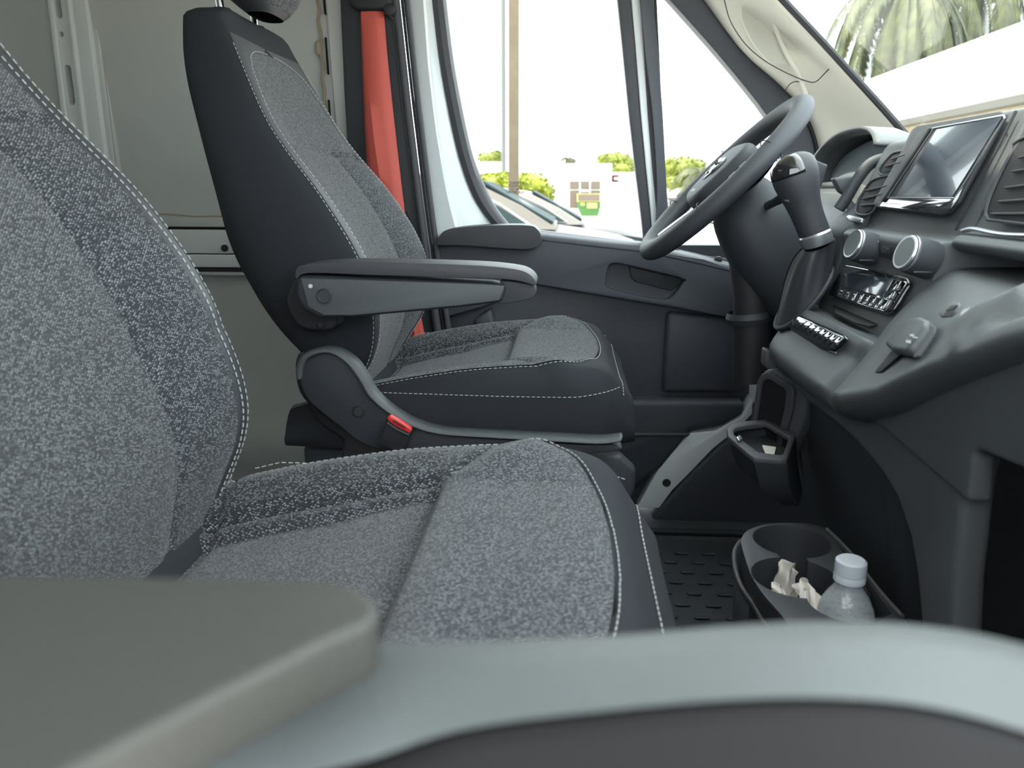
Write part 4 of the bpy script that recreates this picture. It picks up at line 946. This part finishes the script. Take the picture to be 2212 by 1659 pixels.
# ================================================================== CUP HOLDER, BOTTLE, TISSUE
ZR=.392
ch=thing('cup_holder_console','black floor-standing cup holder console with two joined round wells','cup holder',tuple(at(1740,1240,Z=ZR)-Vector((0,0,ZR-.01))))
ol=[(1603,1182),(1601,1165),(1612,1148),(1640,1136),(1676,1130),(1712,1129),(1745,1131),(1786,1143),(1831,1187),(1868,1235),(1904,1281),(1949,1331),(1990,1400),(1960,1470),(1860,1490),(1770,1450),(1720,1375),(1690,1331),(1647,1281),(1620,1236)]
o3=cr(pix(ol,Z=ZR),3,closed=True); cc=sum(o3,Vector())/len(o3)
mb=MB(); k=len(o3)
rings=[o3,[p+Vector((0,0,-.012)) for p in o3],[cc+(p-cc)*.97+Vector((0,0,-.02)) for p in o3],[cc+(p-cc)*.985+Vector((0,0,-.045)) for p in o3],[cc+(p-cc)*.90+Vector((0,0,-.16)) for p in o3],[Vector((cc.x,cc.y,.012))+Vector(((p-cc).x,(p-cc).y,0))*.8 for p in o3]]
vs=[p for r in rings for p in r]; fs=[list(range(k)),list(range(len(vs)-1,len(vs)-k-1,-1))]
for i in range(len(rings)-1):
    for j in range(k): fs.append((i*k+j,i*k+(j+1)%k,(i+1)*k+(j+1)%k,(i+1)*k+j))
body=mk('console_body',vs,fs,M['leather'],ch,bevel=.003)
def well(px,py,r,dp,py2=None):
    c=at(px,py,Z=ZR); return MB().lathe([(0,-dp),(r*.86,-dp),(r*.9,-dp+.004),(r,-.01),(r*1.01,.02),(0,.02)],c,(0,0,1),40),c,r
w1,c1,r1=well(1710,1168,.0445,.085); cut(body,w1)
w2,c2,r2=well(1717,1246,.0455,.085); cut(body,w2)
BX=at(1836,1240,Y=.725); bc_=Vector((BX.x,BX.y,ZR))
w3=MB().lathe([(0,-.12),(.036,-.12),(.038,.02),(0,.02)],bc_,(0,0,1),40); cut(body,w3)
m_=(c1+c2)/2; cut(body,MB().box(m_+Vector((0,0,-.03)),(.030,.05,.10)))
cut(body,MB().prism([p+Vector((0,0,-.030)) for p in pix([(1812,1180),(1826,1192),(1928,1325),(1912,1332)],Z=ZR)],(0,0,.05)))
for c_ in(c1,c2): MB().lathe([(r1*.99,-.03),(r1*.995,-.028),(r1*.985,-.026)],c_,(0,0,1),40).build('well_ring',M['plastic2'],ch)
rim=cr(pix([(1786,1143),(1831,1187),(1868,1235),(1904,1281),(1949,1331)],Z=ZR+.001),5); MB().tube(rim,.0022,n=8).build('rim_bead',M['plastic'],ch)
MB().tube(pix([(1832,1203),(1908,1300)],Z=ZR-.012),.0012,n=6).build('coin_divider',M['silver'],ch)
ob=cr(pix([(1600,1170),(1588,1190),(1587,1220),(1600,1265),(1630,1310),(1650,1345),(1700,1420)],Z=ZR-.03),5)
MB().tube(ob,.0035,n=10).build('side_bead',M['leather'],ch)
MB().grid([[p for p in ob],[p+Vector((.004,0,-.10)) for p in ob],[p+Vector((.02,0,-.25)) for p in ob]]).build('side_shell',M['plastic2'],ch,solid=.004)
# side wall of the console toward the dash
bt=thing('water_bottle','clear plastic water bottle with white cap standing in the cup holder console','water bottle',(BX.x,BX.y,ZR-.118))
z0=BX.z+.006
pf=[(0,-.150),(.026,-.150),(.030,-.145),(.030,-.072),(.0285,-.070),(.0295,-.066),(.0295,-.058),(.0285,-.052),(.0255,-.040),(.020,-.029),(.0145,-.021),(.0125,-.016),(.0125,-.004)]
MB().lathe([(r,h) for r,h in pf],(BX.x,BX.y,z0),(0,0,1),48).build('bottle_body',M['bottle'],bt,auto=False)
MB().lathe([(0,0),(.0,.010),(.0125,.0105),(.0148,.0085),(.0152,.004),(.0152,-.004),(.0147,-.0045),(.0147,-.006),(.0153,-.0068),(.0153,-.0125),(.0135,-.0135),(.0,-.0135)],(BX.x,BX.y,z0),(0,0,1),40).build('bottle_cap',M['cap'],bt)
rows=[]
for h in(-.075,-.110):
    rows.append([Vector((BX.x+.0304*math.cos(a),BX.y+.0304*math.sin(a),z0+h+.008*(h<-.1))) for a in[2*math.pi*k/40 for k in range(41)]])
MB().grid(rows).build('bottle_label',M['label'],bt,solid=.0004)
mb=MB(); random.seed(3)
for i in range(90):
    a=random.uniform(math.radians(-160),math.radians(10)); h=random.uniform(-.062,-.022); r=itp(h,[(-.066,.0295),(-.052,.0285),(-.040,.0255),(-.029,.020),(-.021,.0145)])
    mb.sphere((BX.x+r*math.cos(a),BX.y+r*math.sin(a),z0+h),random.uniform(.0005,.0011),4)
mb.build('water_drops',M['water'],bt)
def crumple(name,label,px,seedv,parts,cat='tissue'):
    random.seed(seedv); o=thing(name,label,cat,tuple(px)); mb=None
    for pl in parts:
        n=9; a,b,c,d=[Vector(p) for p in pl]; rows=[]
        for i in range(n):
            r=[]
            for j in range(n):
                u=i/(n-1);v=j/(n-1); p=(a.lerp(b,u)).lerp(d.lerp(c,u),v)
                s=.0028*math.sin(u*9+v*4+seedv)+.0018*math.sin(v*9-u*5)
                r.append(p+Vector((s*.25,-s*1.6,s*.2))+Vector([random.uniform(-.0007,.0007) for _ in range(3)]))
            rows.append(r)
        MB().grid(rows).build('sheet',M['tissue'],o,solid=.0006,sub=1,auto=False)
    return o
Yt=.79
crumple('crumpled_tissue','crumpled white paper tissue standing upright in the middle cup well',at(1700,1290,Y=Yt),1,[[at(1678,1211,Y=.80),at(1719,1212,Y=.79),at(1712,1300,Y=.78),at(1668,1290,Y=.80)],[at(1712,1228,Y=.785),at(1723,1234,Y=.775),at(1718,1300,Y=.77),at(1690,1300,Y=.785)],[at(1662,1263,Y=.79),at(1690,1258,Y=.79),at(1705,1300,Y=.78),at(1668,1292,Y=.78)]])
crumple('paper_napkin','creased off-white paper napkin leaning over the cup well beside the bottle',at(1750,1310,Y=.75),4,[[at(1712,1268,Y=.765),at(1738,1245,Y=.765),at(1757,1275,Y=.755),at(1735,1300,Y=.745)],[at(1728,1278,Y=.742),at(1756,1268,Y=.742),at(1774,1400,Y=.70),at(1738,1400,Y=.70)],[at(1752,1262,Y=.742),at(1770,1285,Y=.738),at(1776,1395,Y=.70),at(1750,1380,Y=.70)]])
# ================================================================== PASSENGER DOOR (foreground)
def pdoor():
    o=thing('door_2','passenger door top nearest the viewer with padded armrest end','door',(.02,.12,.6),kind='structure')
    def curve(pts,Y): 
        return cr([at(x,y,Y=Y) for x,y in pts],5)
    R=[]
    e=[(-900,1420),(0,1410),(400,1400),(760,1390),(1000,1388),(1340,1372),(1600,1350),(1800,1342),(2000,1352),(2212,1392),(2500,1480),(3000,1640)]
    def sh(dy,k=1): return [(x,y+dy) for x,y in e]
    far=curve(e,.166); R.append([p+Vector((0,.012,-.25)) for p in far]); R.append([p+Vector((0,.010,-.03)) for p in far]); R.append([p+Vector((0,.004,-.006)) for p in far]); R.append(far)
    R.append([p+Vector((0,-.012,.0005)) for p in far])
    b=[(-900,1720),(0,1700),(400,1690),(760,1620),(1000,1545),(1340,1500),(1600,1478),(1800,1475),(2000,1492),(2212,1545),(2500,1650),(3000,1850)]
    R.append([p+Vector((0,0,-.0035)) for p in curve(b,.138)])
    MB().grid(R).build('door_top_trim',M['fdoor'],o,auto=False); R=[[p+Vector((0,.004,-.006)) for p in curve(b,.138)],[p+Vector((0,-.001,-.0045)) for p in curve(b,.138)]]
    R.append([p+Vector((0,-.006,-.006)) for p in curve(b,.138)])
    R.append([p+Vector((0,-.016,-.012)) for p in curve(b,.138)])
    R.append([p+Vector((0,-.035,-.016)) for p in curve(b,.138)])
    R.append([p+Vector((0,-.05,-.014)) for p in curve(b,.138)]); R.append([p+Vector((0,-.055,-.2)) for p in curve(b,.138)])
    MB().grid(R).build('window_seal',M['fseal'],o,auto=False)
    MB().box((-.05,.14,.36),(1.1,.07,.62)).build('door_lower',M['door'],o,bevel=.01)
    pad=pix([(-700,1238),(0,1238),(400,1243),(700,1252),(775,1266),(810,1292),(822,1318),(806,1340),(700,1385),(450,1510),(180,1650),(0,1750),(-700,2150)],Z=.714)
    P('armrest_pad',pad,(0,0,-.014),M['fpad'],o,bevel=.006,seg=6)
pdoor()
# ================================================================== OUTSIDE
GZ=-.75
struct(MB().box((10,60,GZ-.05),(240,240,.1)).build('ground',M['asphalt'],smooth=False))
def leaves(mb,c,rad,n,size,seed,flat=1.0):
    rnd=random.Random(seed)
    for i in range(n):
        while True:
            v=Vector((rnd.uniform(-1,1),rnd.uniform(-1,1),rnd.uniform(-1,1)))
            if .45<v.length<1: break
        p=Vector(c)+Vector((v.x*rad[0],v.y*rad[1],v.z*rad[2])); a=Vector((rnd.uniform(-1,1),rnd.uniform(-1,1),rnd.uniform(-1,1))).normalized()
        b=a.cross(Vector((rnd.uniform(-1,1),rnd.uniform(-1,1),rnd.uniform(-1,1)))).normalized(); s=size*rnd.uniform(.6,1.3)
        mb.add([p-a*s,p+b*s*.5,p+a*s,p-b*s*.5],[(0,1,2,3)])
def bush(name,label,cat,blobs,n,size,m,trunk=None,group=None):
    c0=Vector(blobs[0][0]); o=thing(name,label,cat,(c0.x,c0.y,GZ),group)
    mb=MB(); core=MB()
    for i,(c,r) in enumerate(blobs):
        leaves(mb,c,r,n,size,i+int(c0.x*10)); core.sphere(c,1,8,(r[0]*.8,r[1]*.8,r[2]*.8))
    core.build('inner_foliage',m,o); mb.build('leaves',m,o,smooth=False)
    t=MB()
    for (c,r) in blobs[:1]: t.tube([Vector((c[0],c[1],GZ)),Vector(c)],[max(.04,r[0]*.06),.03],n=8)
    t.build('trunk',M['bark'],o)
    return o
def bl(px,py,Y,rx,ry,rz): return (tuple(at(px,py,Y=Y)),(rx,ry,rz))
s18=18/1660
bush('hedge','bright yellow-green hedge behind the silver car, right of the concrete pole','hedge',[bl(1150,405,18,.45,.5,.36),bl(1125,400,18,.4,.5,.30),bl(1172,415,18,.3,.4,.30),bl(1160,425,18,.4,.4,.25)],420,.055,M['hedge'])
bush('hedge','bright yellow-green hedge seen between the window edge and the concrete pole','hedge',[bl(1072,395,19.6,.42,.5,.24),bl(1058,385,19.8,.35,.4,.13),bl(1088,388,19.6,.3,.4,.2),bl(1082,410,19.6,.35,.4,.22)],420,.055,M['hedge'])
bush('tree','dull green tree top above the white wall left of the poles','tree',[bl(1058,342,62,1.1,1,.54),bl(1074,338,62,.65,.8,.45)],300,.15,M['leaf'])
bush('tree','round yellow-green tree above the white building left of the window bar','tree',[bl(1330,345,60,1.3,1.5,.6),bl(1352,358,60,1.2,1.4,.75),bl(1312,345,60,.85,1,.44),bl(1345,365,58,.95,1.2,.45)],500,.12,M['leaf'])
bush('tree','broad yellow-green tree filling the lower quarter window','tree',[bl(1478,368,45,1.0,1.5,.9),bl(1448,370,45,.7,1,.85),bl(1505,372,45,.7,1,.75),bl(1462,395,44,1.0,1.2,.5),bl(1495,400,44,.8,1,.45)],500,.11,M['leaf'])
def palm(name,label,c,h,fl,nf,seed,droop=1.0,tr=.16,sz=1):
    rnd=random.Random(seed); c=Vector(c); o=thing(name,label,'palm tree',(c.x,c.y,GZ))
    tk=MB(); pts=[Vector((c.x,c.y,GZ+(c.z-GZ)*t)) for t in[i/12 for i in range(13)]]; tk.tube(pts,[tr*(1.05+.06*(i%2)) for i in range(13)],n=14); tk.build('trunk',M['bark'],o)
    for i in range(nf):
        az=2*math.pi*i/nf+rnd.uniform(-.2,.2); el=rnd.uniform(-.2,1.0); L=fl*rnd.uniform(.8,1.1); mb=MB(); p=c.copy(); d=Vector((math.cos(az)*math.cos(el),math.sin(az)*math.cos(el),math.sin(el))); path=[p.copy()]
        for k in range(10):
            d=(d+Vector((0,0,-.28*droop))).normalized(); p=p+d*(L/10); path.append(p.copy())
        mb.tube(path,[.03*sz*(1-k/11) for k in range(11)],n=5)
        for k in range(1,11):
            a,b=path[k-1],path[k]; t=(b-a).normalized(); sd=t.cross(Vector((0,0,1)));sd=sd.normalized() if sd.length>.05 else Vector((1,0,0))
            for m_ in range(4):
                q_=a.lerp(b,m_/4)
                for s in(-1,1):
                    ll=.55*sz*(1-.5*abs(k/10-.45))*rnd.uniform(.8,1.1); dr=(sd*s*.45+t*.45+Vector((0,0,-.75))).normalized(); wv_=t*.035*sz
                    mb.add([q_-wv_,q_+wv_,q_+dr*ll*.6+wv_*.8,q_+dr*ll,q_+dr*ll*.6-wv_*.8],[(0,1,2,3,4)])
        mb.build('frond',M['palm'],o,smooth=False)
    return o
palm('palm_tree','large palm with hanging fronds seen through the windshield, left one of two',at(1955,-25,Y=35),0,6.0,34,5,1.5,.40,2.0)
palm('palm_tree','large palm with hanging fronds at the upper right corner through the windshield',at(2110,-60,Y=40),0,7.2,34,9,1.5,.40,2.2)
palm('palm_tree','small distant palm above the roof of the white building',at(1229,342,Y=60),0,1.3,12,3,.9,.10,.6)
palm('palm_tree','short feathery palm in front of the tree beside the steering wheel rim',at(1515,372,Y=33),0,1.4,18,4,1.0,.15,.9)
# poles
tag(MB().tube([Vector((at(1110,400,Y=11.1).x,11.1,GZ)),Vector((at(1110,400,Y=11.1).x,11.1,9))],.098,n=4,upv=(1,1,0)).build('concrete_pole',M['concrete'],smooth=False),'square tan concrete utility pole standing behind the silver car','pole')
tag(MB().tube([Vector((at(1088,380,Y=24).x,24,GZ)),Vector((at(1088,380,Y=24).x,24,14))],.07,n=14).build('metal_pole',M['galv']),'thin grey round pole just left of the concrete pole','pole')
# white building with windows
def W(px,py,Y=44): return at(px,py,Y=Y)
b=thing('building','low white flat-roofed building with gridded window and roof unit','building',(-.5,46,GZ))
def blk(name,x0,x1,y0,Yn,dp,m,par,zb=GZ):
    a=W(x0,y0,Yn);c=W(x1,y0,Yn); return MB().box(((a.x+c.x)/2,Yn+dp/2,(a.z+zb)/2),(abs(c.x-a.x),dp,a.z-zb)).build(name,m,par,smooth=False)
blk('main_wall',1000,1322,354,44,10,M['stucco'],b); blk('rear_wing',900,1090,350,50,6,M['stucco'],b)
for i,(x0,x1,y0,y1) in enumerate(((1230,1251,391,409),(1254,1273,391,409),(1276,1297,391,409),(1230,1251,411,450),(1254,1273,414,450),(1276,1297,411,450))):
    fr=MB().prism([W(x0,y0,43.95),W(x1,y0,43.95),W(x1,y1,43.95),W(x0,y1,43.95)],(0,.1,0)).build('window_panel',M['winframe'],b,smooth=False)
    MB().prism([W(x0+1.2,y0+1.2,43.9),W(x1-1.2,y0+1.2,43.9),W(x1-1.2,y1-1,43.9),W(x0+1.2,y1-1,43.9)],(0,.08,0)).build('pane',M['tint'],fr,smooth=False)
MB().prism([W(1186,378+20,43.9),W(1195,398,43.9),W(1195,440,43.9),W(1186,440,43.9)],(0,.1,0)).build('wall_panel',M['stucco'],b,smooth=False)
tag(MB().prism([W(1263,347,46),W(1289,347,46),W(1289,354.5,46),W(1263,354.5,46)],(0,.8,0)).build('roof_unit',M['tan'],smooth=False),'small tan air-conditioning box on the roof of the white building','air conditioner')
b2=thing('building','white building wall with a red letter sign, right of the dumpster','building',(4,50,GZ))
a=W(1318,372,48); MB().box((a.x+6,51,(a.z+GZ)/2),(12,6,a.z-GZ)).build('wall',M['stucco'],b2,smooth=False)
sg=b2
c_=W(1329,385.5,47.9); P('sign_letter',[c_+Vector((a_*.2,0,b_*.2)) for a_,b_ in((1,1),(-.7,1),(-1,.7),(-1,-.7),(-.7,-1),(1,-1),(1,-.45),(-.35,-.45),(-.45,-.35),(-.45,.35),(-.35,.45),(1,.45))],(0,.1,0),M['signred'],sg); text('sign_letter','I',W(1319.3,385.5,47.97),(1,0,0),(0,0,1),.5,M['winframe'],sg,depth=.04)
# dumpster
d=thing('dumpster','green dumpster with open dark lid in front of the white building','dumpster',(W(1272,467,42).x,42.6,GZ))
P('bin_body',[W(1248,437,42),W(1296,437,42),W(1295,455,42),W(1292,467,42),W(1256,467,42),W(1249,450,42)],(0,1.3,0),M['green'],d,smooth=False)
P('bin_lid_frame',[W(1246,418,42),W(1297,418,42),W(1297,436,42),W(1246,436,42)],(0,.1,0),M['yellow'],d,smooth=False)
P('bin_opening',[W(1249,420,41.95),W(1295,420,41.95),W(1295,434,41.95),W(1249,434,41.95)],(0,.08,0),M['tint'],d,smooth=False)
P('bin_back',[W(1250,420,42.2),W(1294,420,42.2),W(1294,445,42.2),W(1250,445,42.2)],(0,1,0),M['green'],d,smooth=False)
for x0,x1,y0,y1 in((1254,1263,438,444),(1268,1290,438,450)): P('bin_sticker',[W(x0,y0,41.97),W(x1,y0,41.97),W(x1,y1,41.97),W(x0,y1,41.97)],(0,.03,0),M['yellow'],d,smooth=False)
# cars
def car(name,label,nose,m,sc=1.0,flip=1,mirror=True):
    o=thing(name,label,'car',nose)
    X0=Vector(nose)
    def V(x,y,z): return X0+Vector((x*sc*flip,y*sc,z*sc))
    HW=.92
    def ring(x,zl,zb,zt,w): # rounded body section
        return [V(x,-w*.93,zl),V(x,-w,zl+.12),V(x,-w*1.0,(zl+zb)/2),V(x,-w*.985,zb-.08),V(x,-w*.93,zb),V(x,-w*.55,zt-.01),V(x,0,zt),V(x,w*.55,zt-.01),V(x,w*.93,zb),V(x,w*.985,zb-.08),V(x,w,(zl+zb)/2),V(x,w,zl+.12),V(x,w*.93,zl)]
    st=[(.02,.42,.60,.62,.45),(-.02,.32,.70,.74,.62),(-.12,.24,.82,.86,.76),(-.35,.22,.93,.97,.87),(-.75,.22,.99,1.03,.91),(-1.1,.22,1.04,1.08,.92),(-1.35,.22,1.08,1.11,.92),(-2.2,.22,1.08,1.10,.92),(-3.6,.22,1.10,1.12,.92),(-4.3,.25,1.10,1.12,.88),(-4.55,.35,1.0,1.05,.80),(-4.6,.45,.8,.85,.7)]
    MB().grid([ring(*s) for s in st],cv=True).build('body',m,o,sub=1,auto=False)
    gh=[(-1.12,1.07,1.10,.80),(-1.5,1.07,1.33,.76),(-1.95,1.07,1.54,.70),(-2.4,1.07,1.60,.67),(-3.2,1.07,1.60,.67),(-3.9,1.08,1.54,.67),(-4.35,1.08,1.28,.70),(-4.45,1.08,1.12,.72)]
    MB().grid([[V(x,-.86,zb),V(x,-(w+(.86-w)*.35),zb+(zt-zb)*.6),V(x,-w,zt-.03),V(x,-w*.8,zt),V(x,0,zt+.015),V(x,w*.8,zt),V(x,w,zt-.03),V(x,(w+(.86-w)*.35),zb+(zt-zb)*.6),V(x,.86,zb)] for x,zb,zt,w in gh]).build('cabin',m,o,auto=False)
    for s in(-1,1):
        def G(x,z): # on side slope
            t=(z-1.07)/.5; return V(x,s*(.872-(.18*t)),z)
        w1_=P('side_window',[G(-1.42,1.12),G(-1.78,1.12),G(-2.35,1.12),G(-2.35,1.50),G(-2.15,1.49),G(-1.72,1.30)],(0,s*.012,0),M['carglass'],o)
        P('side_window',[G(-2.45,1.12),G(-3.4,1.12),G(-3.4,1.50),G(-2.45,1.51)],(0,s*.012,0),M['carglass'],o)
        P('side_window',[G(-3.5,1.13),G(-4.1,1.15),G(-3.85,1.42),G(-3.5,1.49)],(0,s*.012,0),M['carglass'],o)
        MB().tube([G(-1.38,1.11)+Vector((0,s*.014,0)),G(-1.72,1.33)+Vector((0,s*.014,0)),G(-2.15,1.515)+Vector((0,s*.014,0)),G(-3.4,1.53)+Vector((0,s*.014,0))],.010,n=6).build('window_trim',M['chrome'],o)
        MB().tube([G(-1.38,1.105)+Vector((0,s*.014,0)),G(-4.1,1.13)+Vector((0,s*.014,0))],.010,n=6).build('window_trim',M['chrome'],o)
        mi=MB().sphere(V(-1.72,s*1.02,1.13),.13*sc,8,(.8,.9,.6)); mi.build('mirror',m,o)
        for wx in(-.85,-3.65):
            wh=MB().lathe([(0,-.11),(.30,-.11),(.335,-.08),(.335,.08),(.30,.11),(0,.11)],V(wx,s*.82,.335),(0,1,0),28).build('wheel',M['rubber'],o)
            MB().lathe([(0,.012),(.20,.012),(.215,0)],V(wx,s*.935,.335),(0,s,0),20).build('hubcap',M['silver'],wh)
        P('headlight',[V(-.04,s*.66,.80),V(-.22,s*.80,.86),V(-.66,s*.925,.94),V(-.42,s*.915,.80),V(-.12,s*.80,.70)],(0,s*.03,.012),M['lens'],o,bevel=.01)
    P('windshield_glass',[V(-1.16,-.72,1.125),V(-1.16,.72,1.125),V(-1.92,.62,1.545),V(-1.92,-.62,1.545)],(.012*flip,0,.02),M['carglass'],o)
    MB().tube([V(-.40,-.80,.955),V(-.9,-.84,1.025),V(-1.12,-.86,1.06)],.006,n=5).build('hood_seam',M['winframe'],o)
    return o
car('car','champagne silver car parked right beside the van, nose to the right',(1.06,9.5,GZ),M['carsilver'],1.05)
car('car','dark blue sport utility car with tinted windows in front of the hedge',(1.05,15.6,GZ),M['cardark'],.98)
car('car','white car behind the silver car, its hood toward the dumpster',(1.35,12.4,GZ),M['carwhite'],.98)
van=car('van','small white parked vehicle low in the quarter window',(9.6,40,GZ),M['carwhite'],1.05)
van['category']='car'
# canopy building seen through the windshield
A0=at(1890,272,Z=2.55);A1=at(2330,178,Z=2.55); dr=(A1-A0); dr.z=0; nrm=Vector((0,0,1)).cross(dr).normalized(); nrm=nrm if nrm.x>0 else -nrm
cb=thing('building','long white building with overhanging fascia, grey gutter and tan wall ahead of the van','building',(A0.x,A0.y,GZ))
A0=A0-dr*1.2; A1=A1+dr*.6
MB().prism([A0,A1,A1+Vector((0,0,1.35)),A0+Vector((0,0,1.35))],nrm*3).build('fascia',M['stucco'],cb,smooth=False)
MB().prism([A0-nrm*.08+Vector((0,0,-.16)),A1-nrm*.08+Vector((0,0,-.16)),A1-nrm*.08+Vector((0,0,.0)),A0-nrm*.08+Vector((0,0,.0))],nrm*.3).build('gutter',M['fascia'],cb,smooth=False)
q0=A0+nrm*.6;q1=A1+nrm*.6; MB().prism([Vector((q0.x,q0.y,GZ)),Vector((q1.x,q1.y,GZ)),q1,q0],nrm*.3).build('tan_wall',M['tan'],cb,smooth=False)
